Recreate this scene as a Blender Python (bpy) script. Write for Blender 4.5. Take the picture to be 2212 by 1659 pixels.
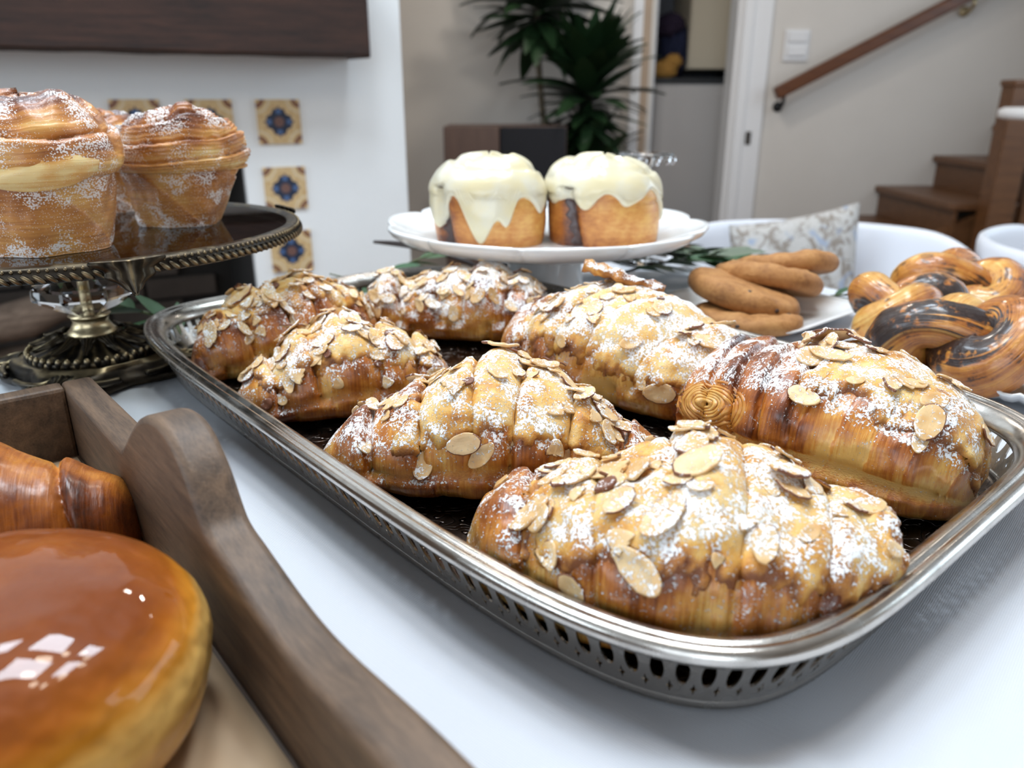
import bpy, bmesh, math, random
import numpy as np
from mathutils import Vector, Matrix, noise
from mathutils.geometry import delaunay_2d_cdt

S = bpy.context.scene
for o in list(bpy.data.objects):
    bpy.data.objects.remove(o)
COL = S.collection
R = math.radians
PI = math.pi

# ------------------------------------------------------------------ camera, world, lights, exposure
# table top is z = 0; lens stands 0.20 m above it
cam = bpy.data.cameras.new('camera')
camo = bpy.data.objects.new('camera', cam)
COL.objects.link(camo)
camo.location = (0, 0, 0.20)
camo.rotation_euler = (R(90 - 20.2), 0, 0)
cam.sensor_width = 36.0
cam.lens = 36.0 * 1671 / 2212
cam.clip_start = 0.01
cam.dof.use_dof = True
cam.dof.focus_distance = 0.39
cam.dof.aperture_fstop = 8.6
S.camera = camo

S.view_settings.view_transform = 'Standard'
S.view_settings.look = 'None'
S.view_settings.gamma = 1.0
S.view_settings.use_curve_mapping = False
S.view_settings.exposure = -0.66
S.cycles.use_denoising = True
S.cycles.max_bounces = 8
S.cycles.caustics_reflective = False
S.cycles.caustics_refractive = False
S.cycles.sample_clamp_indirect = 6.0

W = bpy.data.worlds.new('sky')
S.world = W
W.use_nodes = True
W.node_tree.nodes['Background'].inputs[0].default_value = (0.62, 0.78, 1.0, 1)
W.node_tree.nodes['Background'].inputs[1].default_value = 1.5

FLOOR, CEIL = -0.80, 1.75


def area_light(name, loc, target, sx, sy, power, col):
    l = bpy.data.lights.new(name, 'AREA')
    l.shape = 'RECTANGLE'
    l.size, l.size_y, l.energy, l.color = sx, sy, power, col
    o = bpy.data.objects.new(name, l)
    COL.objects.link(o)
    o.location = loc
    o.rotation_euler = (Vector(target) - Vector(loc)).to_track_quat('-Z', 'Y').to_euler()
    return o


def point_light(name, loc, power, col, rad):
    l = bpy.data.lights.new(name, 'POINT')
    l.energy, l.color, l.shadow_soft_size = power, col, rad
    o = bpy.data.objects.new(name, l)
    COL.objects.link(o)
    o.location = loc
    return o


# daylight through the windows of the room (right wall, rear wall), warm chandelier over the table, added fills
area_light('daylight_right', (3.25, 1.87, 0.78), (0.0, 0.9, 0.0), 3.0, 1.5, 62, (0.74, 0.87, 1.0))
area_light('daylight_rear', (-0.4, -2.85, 0.75), (0.0, 1.0, 0.3), 2.6, 1.5, 62, (0.80, 0.90, 1.0))
area_light('daylight_left', (-3.25, -1.0, 0.78), (0.0, 0.3, 0.0), 2.6, 1.5, 90, (0.74, 0.87, 1.0))
for sx in (-0.78, -0.22, 0.34):                # six added fill panels over the table, the ceiling has no opening
    for sy in (0.55, 1.05):
        area_light('overhead_fill_pane', (sx, sy, 1.72), (sx, sy, 0), .30, .30, 14.0, (0.74, 0.87, 1.0))
for lx, ly, lp in ((0.35, 3.0, 18), (1.7, 3.0, 5), (-0.1, 2.7, 8)):         # added fill lights that brighten the back wall
    area_light('back_wall_fill', (lx, ly, 1.735), (lx, ly, 0), .16, .16, lp, (1.0, 0.93, 0.84))
for k in range(9):
    a = 2 * PI * k / 9
    point_light('chandelier_bulb', (0.06 + 0.22 * math.cos(a), 0.42 + 0.22 * math.sin(a), 1.02 + 0.05 * (k % 2)), 1.9, (1.0, 0.87, 0.70), 0.034)

# ------------------------------------------------------------------ node helpers


class NT:
    def __init__(s, name, **bsdf):
        s.m = bpy.data.materials.new(name)
        s.m.use_nodes = True
        s.t = s.m.node_tree
        s.b = s.t.nodes['Principled BSDF']
        for k, v in bsdf.items():
            s.set(k, v)

    KEY = dict(base='Base Color', rough='Roughness', metal='Metallic', spec='Specular IOR Level', coat='Coat Weight',
               coat_rough='Coat Roughness', sss='Subsurface Weight', sss_scale='Subsurface Scale', sss_rad='Subsurface Radius',
               trans='Transmission Weight', ior='IOR', sheen='Sheen Weight', normal='Normal', emit='Emission Color', emit_s='Emission Strength')

    def set(s, k, v):
        i = s.b.inputs[s.KEY[k]]
        s.put(i, v)

    def put(s, i, v):
        if isinstance(v, bpy.types.NodeSocket):
            s.t.links.new(v, i)
        elif isinstance(v, (tuple, list)) and len(v) == 3 and i.type == 'RGBA':
            i.default_value = (*v, 1)
        elif v is not None:
            i.default_value = v

    def n(s, typ, **p):
        nd = s.t.nodes.new(typ)
        for k, v in p.items():
            setattr(nd, k, v)
        return nd

    def math(s, op, a, b=None, clamp=False):
        nd = s.n('ShaderNodeMath', operation=op, use_clamp=clamp)
        s.put(nd.inputs[0], a)
        if b is not None:
            s.put(nd.inputs[1], b)
        return nd.outputs[0]

    def mix(s, f, a, b):
        nd = s.n('ShaderNodeMix', data_type='RGBA')
        s.put(nd.inputs[0], f)
        s.put(nd.inputs[6], a)
        s.put(nd.inputs[7], b)
        return nd.outputs[2]

    def mapr(s, v, a, b, c=0.0, d=1.0, smooth=True):
        nd = s.n('ShaderNodeMapRange', interpolation_type='SMOOTHSTEP' if smooth else 'LINEAR')
        s.put(nd.inputs[0], v)
        for i, x in enumerate((a, b, c, d)):
            s.put(nd.inputs[i + 1], x)
        return nd.outputs[0]

    def attr(s, name):
        return s.n('ShaderNodeAttribute', attribute_name=name).outputs['Fac']

    def pos(s):
        return s.n('ShaderNodeNewGeometry').outputs['Position']

    def obj(s):
        return s.n('ShaderNodeTexCoord').outputs['Object']

    def uv(s):
        return s.n('ShaderNodeTexCoord').outputs['UV']

    def up(s):
        g = s.n('ShaderNodeNewGeometry').outputs['Normal']
        x = s.n('ShaderNodeSeparateXYZ')
        s.t.links.new(g, x.inputs[0])
        return x.outputs[2]

    def xyz(s, v):
        x = s.n('ShaderNodeSeparateXYZ')
        s.put(x.inputs[0], v)
        return x.outputs

    def scale(s, v, k, off=(0, 0, 0), rot=(0, 0, 0)):
        nd = s.n('ShaderNodeMapping')
        s.put(nd.inputs[0], v)
        nd.inputs[1].default_value = off
        nd.inputs[2].default_value = rot
        nd.inputs[3].default_value = k if isinstance(k, tuple) else (k, k, k)
        return nd.outputs[0]

    def noise(s, v, sc, det=3.0, rough=0.55, dist=0.0):
        nd = s.n('ShaderNodeTexNoise')
        s.put(nd.inputs['Vector'], v)
        nd.inputs['Scale'].default_value = sc
        nd.inputs['Detail'].default_value = det
        nd.inputs['Roughness'].default_value = rough
        nd.inputs['Distortion'].default_value = dist
        return nd.outputs[0]

    def voro(s, v, sc, feat='F1', out=0, rnd=1.0):
        nd = s.n('ShaderNodeTexVoronoi', feature=feat)
        s.put(nd.inputs['Vector'], v)
        nd.inputs['Scale'].default_value = sc
        nd.inputs['Randomness'].default_value = rnd
        return nd.outputs[out]

    def ramp(s, f, stops):
        nd = s.n('ShaderNodeValToRGB')
        s.put(nd.inputs[0], f)
        e = nd.color_ramp.elements
        while len(e) < len(stops):
            e.new(0.5)
        for el, (p, c) in zip(e, stops):
            el.position = p
            el.color = (*c, 1) if isinstance(c, tuple) else (c, c, c, 1)
        return nd.outputs[0]

    def bump(s, h, strength=0.5, dist=0.001):
        nd = s.n('ShaderNodeBump')
        nd.inputs['Strength'].default_value = strength
        nd.inputs['Distance'].default_value = dist
        s.put(nd.inputs['Height'], h)
        return nd.outputs[0]


def plain(name, base, rough=0.5, metal=0.0, grain=0.0, gscale=60.0, bump=0.0, bdist=0.001, **kw):
    t = NT(name, rough=rough, metal=metal, **kw)
    v = t.obj()
    f = t.noise(v, gscale, 4.0)
    if grain:
        t.set('base', t.mix(f, tuple(c * (1 - grain) for c in base), tuple(min(1, c * (1 + grain)) for c in base)))
    else:
        t.set('base', base)
    if bump:
        t.set('normal', t.bump(f, bump, bdist))
    return t.m


# ------------------------------------------------------------------ object helpers


def tag(o, label=None, cat=None, group=None, kind=None):
    if label:
        o['label'] = label
    if cat:
        o['category'] = cat
    if group:
        o['group'] = group
    if kind:
        o['kind'] = kind
    return o


def thing(name, label, cat, loc=(0, 0, 0), rz=0.0, group=None):
    o = bpy.data.objects.new(name, None)
    COL.objects.link(o)
    o.empty_display_size = 0.02
    o.location = loc
    o.rotation_euler = (0, 0, rz)
    return tag(o, label, cat, group)


def make(name, V, F, m, parent=None, smooth=True, uv=None, attrs=None, mats=None, fmat=None, loc=None):
    """V in the parent's local coordinates"""
    me = bpy.data.meshes.new(name)
    me.from_pydata([tuple(map(float, v)) for v in V], [], [tuple(f) for f in F])
    me.materials.append(m)
    for x in (mats or []):
        me.materials.append(x)
    if fmat is not None:
        me.polygons.foreach_set('material_index', fmat)
    if smooth:
        me.polygons.foreach_set('use_smooth', [True] * len(me.polygons))
    if uv is not None:
        l = me.uv_layers.new(name='uv')
        idx = np.empty(len(me.loops), dtype=np.int32)
        me.loops.foreach_get('vertex_index', idx)
        l.data.foreach_set('uv', np.asarray(uv, dtype=np.float32)[idx].ravel())
    for k, a in (attrs or {}).items():
        at = me.attributes.new(k, 'FLOAT', 'POINT')
        at.data.foreach_set('value', np.asarray(a, dtype=np.float32).ravel())
    me.update()
    o = bpy.data.objects.new(name, me)
    COL.objects.link(o)
    if parent is not None:
        o.parent = parent
    if loc is not None:
        o.location = loc
    return o


def link_copy(o, parent=None, loc=None, rot=None, name=None):
    c = o.copy()
    COL.objects.link(c)
    c.parent = parent
    if loc is not None:
        c.location = loc
    if rot is not None:
        c.rotation_euler = rot
    return c


def copy_thing(root, loc, rz, label, group=None):
    r = root.copy()
    COL.objects.link(r)
    r.location = loc
    r.rotation_euler = (0, 0, rz)
    r['label'] = label
    if group:
        r['group'] = group
    for ch in list(root.children):
        c = ch.copy()
        COL.objects.link(c)
        c.parent = r
        for g in list(ch.children):
            d = g.copy()
            COL.objects.link(d)
            d.parent = c
    return r


def bevel(o, w, seg=2):
    md = o.modifiers.new('bevel', 'BEVEL')
    md.width = w
    md.segments = seg
    md.limit_method = 'ANGLE'
    md.harden_normals = False
    return o


def solid(o, t, off=-1.0):
    md = o.modifiers.new('solid', 'SOLIDIFY')
    md.thickness = t
    md.offset = off
    return o


def subd(o, n=1):
    md = o.modifiers.new('sub', 'SUBSURF')
    md.levels = md.render_levels = n
    return o


BOXF = [(0, 3, 2, 1), (4, 5, 6, 7), (0, 1, 5, 4), (1, 2, 6, 5), (2, 3, 7, 6), (3, 0, 4, 7)]


def boxv(x0, x1, y0, y1, z0, z1):
    return [(x0, y0, z0), (x1, y0, z0), (x1, y1, z0), (x0, y1, z0), (x0, y0, z1), (x1, y0, z1), (x1, y1, z1), (x0, y1, z1)]


def box(name, b, m, parent=None, bev=0.0, seg=2, xf=None):
    V = boxv(*b)
    if xf is not None:
        V = [xf @ Vector(v) for v in V]
    o = make(name, V, BOXF, m, parent, smooth=False)
    if bev:
        bevel(o, bev, seg)
    return o


def grid_faces(nu, nv, close_u=False, close_v=True):
    F = []
    for i in range(nu if close_u else nu - 1):
        for j in range(nv if close_v else nv - 1):
            a, b = i, (i + 1) % nu
            c, d = j, (j + 1) % nv
            F.append((a * nv + c, b * nv + c, b * nv + d, a * nv + d))
    return F


def lathe(name, prof, m, parent=None, seg=64, mod=None, smooth=True, loc=(0, 0, 0), cap=True):
    """prof: list of (r, z); mod(theta, r, z, k)->(r, z)"""
    V, F = [], []
    for k, (r, z) in enumerate(prof):
        for j in range(seg):
            t = 2 * PI * j / seg
            rr, zz = (r, z) if mod is None else mod(t, r, z, k)
            V.append((rr * math.cos(t) + loc[0], rr * math.sin(t) + loc[1], zz + loc[2]))
    n = len(prof)
    for k in range(n - 1):
        for j in range(seg):
            F.append((k * seg + j, k * seg + (j + 1) % seg, (k + 1) * seg + (j + 1) % seg, (k + 1) * seg + j))
    if cap:
        F.append(tuple(range(seg - 1, -1, -1)))
        F.append(tuple((n - 1) * seg + j for j in range(seg)))
    return make(name, V, F, m, parent, smooth)


def tube_mesh(pts, rad, nv=10, closed=False, flat=1.0, uvs=False):
    """sweep; rad float or list; returns V,F,(U,V)"""
    P = [Vector(p) for p in pts]
    n = len(P)
    V, UV = [], []
    up = Vector((0, 0, 1))
    T0 = (P[1] - P[0]).normalized()
    N = up.cross(T0)
    if N.length < 1e-4:
        N = Vector((1, 0, 0))
    N.normalize()
    L = 0.0
    for i in range(n):
        if closed:
            T = (P[(i + 1) % n] - P[i - 1]).normalized()
        else:
            T = (P[min(i + 1, n - 1)] - P[max(i - 1, 0)]).normalized()
        N = (N - T * N.dot(T)).normalized()
        B = T.cross(N)
        r = rad if not isinstance(rad, (list, np.ndarray)) else rad[i]
        if i:
            L += (P[i] - P[i - 1]).length
        for j in range(nv):
            a = 2 * PI * j / nv
            V.append(P[i] + N * (r * math.cos(a)) + B * (r * flat * math.sin(a)))
            UV.append((L, j / nv))
    F = grid_faces(n, nv, close_u=closed)
    if not closed:
        F.append(tuple(range(nv)))
        F.append(tuple((n - 1) * nv + j for j in range(nv - 1, -1, -1)))
    return V, F, UV


def catmull(pts, n, closed=False):
    P = [np.array(p, float) for p in pts]
    m = len(P)
    out = []
    segs = m if closed else m - 1
    for i in range(segs):
        p0 = P[(i - 1) % m] if closed or i > 0 else 2 * P[0] - P[1]
        p1 = P[i]
        p2 = P[(i + 1) % m]
        p3 = P[(i + 2) % m] if closed or i + 2 < m else 2 * P[-1] - P[-2]
        for k in range(n):
            t = k / n
            out.append(0.5 * ((2 * p1) + (-p0 + p2) * t + (2 * p0 - 5 * p1 + 4 * p2 - p3) * t * t + (-p0 + 3 * p1 - 3 * p2 + p3) * t ** 3))
    if not closed:
        out.append(P[-1])
    return out


def merge(parts):
    V, F = [], []
    for v, f in parts:
        b = len(V)
        V += list(v)
        F += [tuple(i + b for i in q) for q in f]
    return V, F


def nz(x, y, z, s=1.0):
    return noise.noise(Vector((x * s, y * s, z * s)))


def sst(a, b, x):
    t = np.clip((x - a) / (b - a), 0, 1)
    return t * t * (3 - 2 * t)

# ------------------------------------------------------------------ materials


def sugar(t, dust=1.0, fine=760.0, lo=0.462, hi=0.66):
    """icing sugar lying on what faces up: returns mask"""
    p = t.pos()
    up = t.up()
    big = t.mapr(t.noise(p, 70.0, 2.0), 0.34, 0.66, 0.30, 1.0)
    d = t.math('MULTIPLY', t.math('MULTIPLY', t.mapr(up, -0.35, 0.80), big), dust)
    thr = t.mapr(d, 0.0, 1.0, hi, lo, smooth=False)
    f = t.math('ADD', t.math('MULTIPLY', t.noise(p, fine, 4.0, 0.66), 0.8), t.math('MULTIPLY', t.noise(p, fine * 0.3, 2.0, 0.6), 0.2))
    return t.mapr(f, t.math('SUBTRACT', thr, 0.028), t.math('ADD', thr, 0.028))


SUGAR = (0.93, 0.92, 0.92)


def crust_mat(name, dusted=True, stops=None, rough=0.36, coat=0.35, su=750.0, sv=38.0, bumpd=0.0007):
    t = NT(name)
    uv = t.uv()
    streak = t.noise(t.scale(uv, (su, sv, 1)), 1.0, 4.0, 0.6)
    blotch = t.noise(t.obj(), 75.0, 4.0, 0.6)
    fine = t.noise(t.obj(), 600.0, 3.0)
    dk = t.math('ADD', t.attr('dark'), t.math('ADD', t.math('MULTIPLY', t.math('SUBTRACT', blotch, 0.5), 0.9),
                                              t.math('MULTIPLY', t.math('SUBTRACT', streak, 0.5), 0.75)))
    col = t.ramp(dk, stops or [(0.0, (0.74, 0.42, 0.11)), (0.20, (0.60, 0.24, 0.036)), (0.44, (0.40, 0.115, 0.013)),
                               (0.70, (0.17, 0.038, 0.006)), (0.95, (0.055, 0.014, 0.005))])
    h = t.math('ADD', t.math('MULTIPLY', streak, 1.0), t.math('MULTIPLY', fine, 0.25))
    r = t.mapr(fine, 0.3, 0.7, rough - 0.08, rough + 0.12)
    if dusted:
        m = sugar(t, t.attr('dust'))
        col = t.mix(m, col, SUGAR)
        h = t.math('ADD', h, t.math('MULTIPLY', m, 0.9))
        r = t.mapr(m, 0, 1, rough, 0.85)
        t.set('coat', t.mapr(m, 0, 1, coat, 0.0))
    else:
        t.set('coat', coat)
    t.set('base', col)
    t.set('rough', r)
    t.set('coat_rough', 0.22)
    t.set('sss', 0.06)
    t.set('sss_rad', (1.0, 0.45, 0.15))
    t.set('sss_scale', 0.004)
    t.set('normal', t.bump(h, 0.75, bumpd))
    return t.m


def frangipane_mat():
    t = NT('almond_cream_topping')
    o = t.obj()
    b = t.noise(o, 110.0, 4.0, 0.6)
    f = t.noise(o, 900.0, 3.0)
    b2 = t.noise(o, 38.0, 2.0)
    dk = t.math('ADD', t.math('ADD', t.attr('dark'), t.math('MULTIPLY', t.math('SUBTRACT', b2, 0.47), 1.3)), t.math('MULTIPLY', t.math('SUBTRACT', b, 0.5), 1.1))
    col = t.ramp(dk, [(0.0, (0.74, 0.505, 0.205)), (0.24, (0.69, 0.375, 0.088)), (0.46, (0.50, 0.20, 0.032)), (0.8, (0.20, 0.058, 0.012))])
    m = sugar(t, t.attr('dust'))
    t.set('base', t.mix(m, col, SUGAR))
    t.set('rough', t.mapr(m, 0, 1, 0.55, 0.85))
    t.set('sss', 0.08)
    t.set('sss_rad', (1.0, 0.6, 0.3))
    t.set('sss_scale', 0.004)
    t.set('normal', t.bump(t.math('ADD', t.math('MULTIPLY', m, 1.2), t.math('MULTIPLY', f, 0.7)), 0.8, 0.0007))
    return t.m


def almond_mat():
    t = NT('almond_flesh')
    o = t.obj()
    b = t.noise(t.pos(), 90.0, 3.0, 0.6)
    s = t.noise(t.scale(o, (120, 900, 300)), 1.0, 3.0)
    col = t.mix(t.mapr(b, 0.35, 0.7), (0.74, 0.52, 0.27), (0.62, 0.34, 0.12))
    col = t.mix(t.math('MULTIPLY', s, 0.25), col, (0.62, 0.36, 0.15))
    m = sugar(t, 0.95)
    t.set('base', t.mix(m, col, SUGAR))
    t.set('rough', t.mapr(m, 0, 1, 0.42, 0.85))
    t.set('sss', 0.1)
    t.set('sss_rad', (1.0, 0.6, 0.3))
    t.set('sss_scale', 0.003)
    t.set('normal', t.bump(t.math('ADD', m, t.math('MULTIPLY', s, 0.25)), 0.7, 0.0006))
    return t.m


def skin_mat():
    t = NT('almond_skin')
    n = t.noise(t.scale(t.obj(), (200, 500, 500)), 1.0, 3.0)
    col = t.mix(n, (0.10, 0.030, 0.014), (0.24, 0.085, 0.035))
    m = sugar(t, 0.6)
    t.set('base', t.mix(m, col, SUGAR))
    t.set('rough', 0.55)
    t.set('normal', t.bump(n, 0.5, 0.0005))
    return t.m


def cloth_mat():
    t = NT('white_table_linen', rough=0.85, sheen=0.25)
    v = t.scale(t.obj(), 1.0, rot=(0, 0, R(40.85)))
    x, y, z = t.xyz(v)
    wx = t.math('SINE', t.math('MULTIPLY', x, 2 * PI / 0.00085))
    wy = t.math('SINE', t.math('MULTIPLY', y, 2 * PI / 0.00085))
    w = t.math('ADD', t.math('MULTIPLY', t.math('ADD', wx, wy), 0.25), 0.5)
    slub = t.noise(t.scale(v, (40, 700, 1)), 1.0, 3.0)
    cl = t.noise(v, 9.0, 3.0)
    base = t.mix(w, (0.54, 0.55, 0.59), (0.66, 0.67, 0.705))
    base = t.mix(t.math('MULTIPLY', cl, 0.12), base, (0.56, 0.555, 0.56))
    t.set('base', base)
    h = t.math('ADD', w, t.math('MULTIPLY', slub, 0.8))
    t.set('normal', t.bump(h, 0.32, 0.0004))
    return t.m


def silver_mat(name='silver_plate', tint=(0.62, 0.58, 0.53), rough=0.2, engr=False):
    t = NT(name, metal=1.0)
    p = t.obj()
    a = t.noise(p, 60.0, 4.0)
    s = t.noise(p, 900.0, 3.0)
    t.set('base', t.mix(t.mapr(a, 0.4, 0.75), tint, tuple(c * 0.72 for c in tint)))
    t.set('rough', t.mapr(a, 0.3, 0.7, rough - 0.04, rough + 0.12))
    if engr:
        w = t.n('ShaderNodeTexWave', wave_type='RINGS', rings_direction='Z')
        t.put(w.inputs['Vector'], t.scale(p, 1.0))
        w.inputs['Scale'].default_value = 22.0
        w.inputs['Distortion'].default_value = 26.0
        w.inputs['Detail'].default_value = 1.5
        w.inputs['Detail Scale'].default_value = 3.2
        g = t.mapr(w.outputs['Fac'], 0.0, 0.16)
        t.set('base', t.mix(g, (0.05, 0.035, 0.03), tint))
        t.set('normal', t.bump(g, 0.6, 0.0006))
    else:
        t.set('normal', t.bump(s, 0.12, 0.0003))
    return t.m


def wood_mat(name, c0, c1, axis=(1, 0, 0), rough=0.5, sc=14.0, bump=0.35, coat=0.0, rot=(0, 0, 0), stretch=10.0, blot=0.0):
    t = NT(name, rough=rough, coat=coat)
    k = tuple(sc if a else sc * stretch for a in axis)
    v = t.scale(t.obj(), k, rot=rot)
    g = t.noise(v, 1.0, 6.0, 0.65, 0.4)
    f = t.noise(t.scale(t.obj(), tuple(q * 7 for q in k), rot=rot), 1.0, 3.0)
    d = t.math('ADD', t.math('MULTIPLY', g, 0.7), t.math('MULTIPLY', f, 0.3))
    col = t.ramp(d, [(0.33, c0), (0.68, c1)])
    if blot:
        b = t.noise(t.obj(), sc * 1.4, 3.0)
        col = t.mix(t.math('MULTIPLY', t.mapr(b, 0.45, 0.75), blot), col, tuple(c * 0.35 for c in c0))
    t.set('base', col)
    t.set('normal', t.bump(d, bump, 0.0015))
    return t.m


def plaster_mat(name, base, bump=0.12):
    t = NT(name, rough=0.9)
    n = t.noise(t.obj(), 6.0, 4.0)
    f = t.noise(t.obj(), 70.0, 4.0)
    t.set('base', t.mix(n, tuple(c * 0.96 for c in base), tuple(min(1, c * 1.03) for c in base)))
    t.set('normal', t.bump(f, bump, 0.004))
    return t.m


def tile_mat():
    t = NT('painted_tile_glaze', rough=0.25, coat=0.3)
    x, y, _ = t.xyz(t.uv())
    x = t.math('ABSOLUTE', t.math('SUBTRACT', x, 0.5))
    y = t.math('ABSOLUTE', t.math('SUBTRACT', y, 0.5))
    man = t.math('ADD', x, y)
    mx = t.math('MAXIMUM', x, y)
    mn = t.math('MINIMUM', x, y)
    rad = t.math('SQRT', t.math('ADD', t.math('MULTIPLY', x, x), t.math('MULTIPLY', y, y)))
    star = t.math('ADD', man, t.math('MULTIPLY', t.math('SINE', t.math('MULTIPLY', mn, 40.0)), 0.035))
    corner = t.math('SQRT', t.math('ADD', t.math('POWER', t.math('SUBTRACT', 0.5, x), 2.0), t.math('POWER', t.math('SUBTRACT', 0.5, y), 2.0)))
    wob = t.noise(t.uv(), 9.0, 3.0)
    col = t.mix(t.mapr(wob, 0.4, 0.7), (0.62, 0.44, 0.23), (0.52, 0.33, 0.15))
    col = t.mix(t.math('LESS_THAN', corner, 0.19), col, (0.20, 0.085, 0.05))
    col = t.mix(t.math('LESS_THAN', corner, 0.09), col, (0.62, 0.42, 0.2))
    ring = t.math('LESS_THAN', t.math('ABSOLUTE', t.math('SUBTRACT', corner, 0.29)), 0.025)
    col = t.mix(ring, col, (0.66, 0.53, 0.34))
    col = t.mix(t.math('LESS_THAN', star, 0.37), col, (0.022, 0.030, 0.055))
    lobes = t.math('LESS_THAN', t.math('ABSOLUTE', t.math('SUBTRACT', mx, 0.23)), 0.05)
    lobes = t.math('MULTIPLY', lobes, t.math('LESS_THAN', mn, 0.06))
    col = t.mix(lobes, col, (0.07, 0.13, 0.27))
    col = t.mix(t.math('LESS_THAN', rad, 0.115), col, (0.16, 0.085, 0.07))
    t.set('base', col)
    t.set('normal', t.bump(wob, 0.2, 0.002))
    return t.m


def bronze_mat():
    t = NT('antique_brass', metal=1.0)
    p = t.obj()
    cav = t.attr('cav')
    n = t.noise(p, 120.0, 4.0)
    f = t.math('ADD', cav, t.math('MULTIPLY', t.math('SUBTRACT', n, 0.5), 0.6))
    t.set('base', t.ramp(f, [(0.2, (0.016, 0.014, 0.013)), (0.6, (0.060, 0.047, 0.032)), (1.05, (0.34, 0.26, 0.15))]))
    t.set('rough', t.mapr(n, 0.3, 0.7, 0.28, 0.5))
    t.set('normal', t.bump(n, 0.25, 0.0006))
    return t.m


def glass_mat(name, tint=(1, 1, 1), rough=0.0, ior=1.5):
    return NT(name, base=tint, rough=rough, trans=1.0, ior=ior).m


def thin_glass(name, tint=(0.95, 0.97, 0.96)):
    t = NT(name)
    tr = t.n('ShaderNodeBsdfTransparent')
    tr.inputs[0].default_value = (*tint, 1)
    gl = t.n('ShaderNodeBsdfGlossy')
    gl.inputs['Roughness'].default_value = 0.0
    fr = t.n('ShaderNodeFresnel')
    fr.inputs[0].default_value = 1.5
    mx = t.n('ShaderNodeMixShader')
    t.t.links.new(fr.outputs[0], mx.inputs[0])
    t.t.links.new(tr.outputs[0], mx.inputs[1])
    t.t.links.new(gl.outputs[0], mx.inputs[2])
    t.t.links.new(mx.outputs[0], t.t.nodes['Material Output'].inputs[0])
    return t.m


def leaf_mat(name, c0, c1, rough=0.45):
    t = NT(name, rough=rough, spec=0.4)
    n = t.noise(t.scale(t.obj(), (300, 12, 12)), 1.0, 3.0)
    b = t.noise(t.pos(), 14.0, 2.0)
    t.set('base', t.mix(t.math('MULTIPLY', t.math('ADD', n, b), 0.5), c0, c1))
    t.set('normal', t.bump(n, 0.3, 0.001))
    return t.m


def pillow_mat():
    t = NT('printed_pillow_fabric', rough=0.9)
    p = t.uv()
    a = t.noise(p, 9.0, 4.0, 0.6, 1.6)
    b = t.noise(t.scale(p, 1.0, off=(3, 7, 1)), 15.0, 3.0, 0.6, 1.2)
    c = t.noise(t.scale(p, 1.0, off=(9, 2, 4)), 6.0, 2.0, 0.5, 1.0)
    col = t.mix(t.mapr(a, 0.46, 0.58), (0.46, 0.43, 0.40), (0.24, 0.20, 0.165))
    col = t.mix(t.mapr(b, 0.55, 0.64), col, (0.50, 0.48, 0.46))
    col = t.mix(t.mapr(c, 0.60, 0.70), col, (0.30, 0.34, 0.42))
    t.set('base', col)
    return t.m


M = {}
M['paint'] = plaster_mat('wall_paint_warm_white', (0.64, 0.595, 0.545))
M['plaster'] = plaster_mat('fireplace_plaster_white', (0.80, 0.795, 0.78), 0.2)
M['ceil'] = plaster_mat('ceiling_paint', (0.55, 0.54, 0.52))
M['trim'] = plain('trim_paint_white', (0.78, 0.77, 0.77), 0.45)
M['tan'] = plain('shaded_casing_tan', (0.42, 0.31, 0.22), 0.6)  # shade on the inner casing strip, put into its colour as tan
M['floor'] = wood_mat('floor_wood', (0.16, 0.085, 0.045), (0.30, 0.17, 0.09), (1, 0, 0), 0.4, 3.0)
M['mantel'] = wood_mat('dark_walnut_beam', (0.008, 0.0035, 0.0022), (0.052, 0.020, 0.011), (1, 0, 0), 0.85, 5.0, 0.6, stretch=14)
M['stair'] = wood_mat('stained_oak_stair', (0.075, 0.029, 0.010), (0.175, 0.075, 0.028), (1, 0, 0), 0.42, 5.0, 0.2)
M['rail'] = wood_mat('stained_oak_rail', (0.070, 0.020, 0.006), (0.150, 0.050, 0.014), (1, 0, 0), 0.35, 5.0, 0.2)
M['box'] = wood_mat('dark_acacia', (0.044, 0.026, 0.016), (0.175, 0.106, 0.062), (1, 0, 0), 0.58, 16.0, 0.35, coat=0.0, stretch=9, blot=0.35)
M['tile'] = tile_mat()
M['soot'] = plain('sooty_firebox_brick', (0.075, 0.058, 0.048), 0.9, grain=0.5, gscale=8.0, bump=0.6, bdist=0.01)
M['mortar'] = plain('firebox_mortar', (0.020, 0.017, 0.015), 0.95, bump=0.5, gscale=30)
M['log'] = wood_mat('firewood_bark', (0.07, 0.045, 0.03), (0.26, 0.18, 0.13), (1, 0, 0), 0.9, 9.0, 0.8)
M['iron'] = plain('black_iron', (0.02, 0.02, 0.022), 0.5, 0.6)
M['cloth'] = cloth_mat()
M['tablewood'] = wood_mat('table_wood', (0.14, 0.08, 0.04), (0.3, 0.18, 0.1), (1, 0, 0), 0.5, 5.0)
M['silver'] = silver_mat()
M['silver_in'] = silver_mat('tarnished_shaded_engraved_silver', (0.20, 0.165, 0.14), 0.2, True)  # tarnish, plus shade and pastry reflections darkened into the tint
M['crust'] = crust_mat('almond_croissant_crust')
M['plaincrust'] = crust_mat('glossy_croissant_crust', False, [(0.0, (0.56, 0.22, 0.035)), (0.35, (0.36, 0.105, 0.014)), (0.7, (0.16, 0.036, 0.006)), (1.0, (0.05, 0.013, 0.005))], 0.34, 0.35, bumpd=0.0005)
M['frangi'] = frangipane_mat()
M['almond'] = almond_mat()
M['skin'] = skin_mat()
M['bronze'] = bronze_mat()
M['glass'] = thin_glass('clear_plate_glass')
M['crystal'] = glass_mat('cut_crystal', (1, 1, 1), 0.0, 1.55)
M['porcelain'] = plain('white_porcelain', (0.83, 0.83, 0.82), 0.16, coat=0.5)
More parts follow.
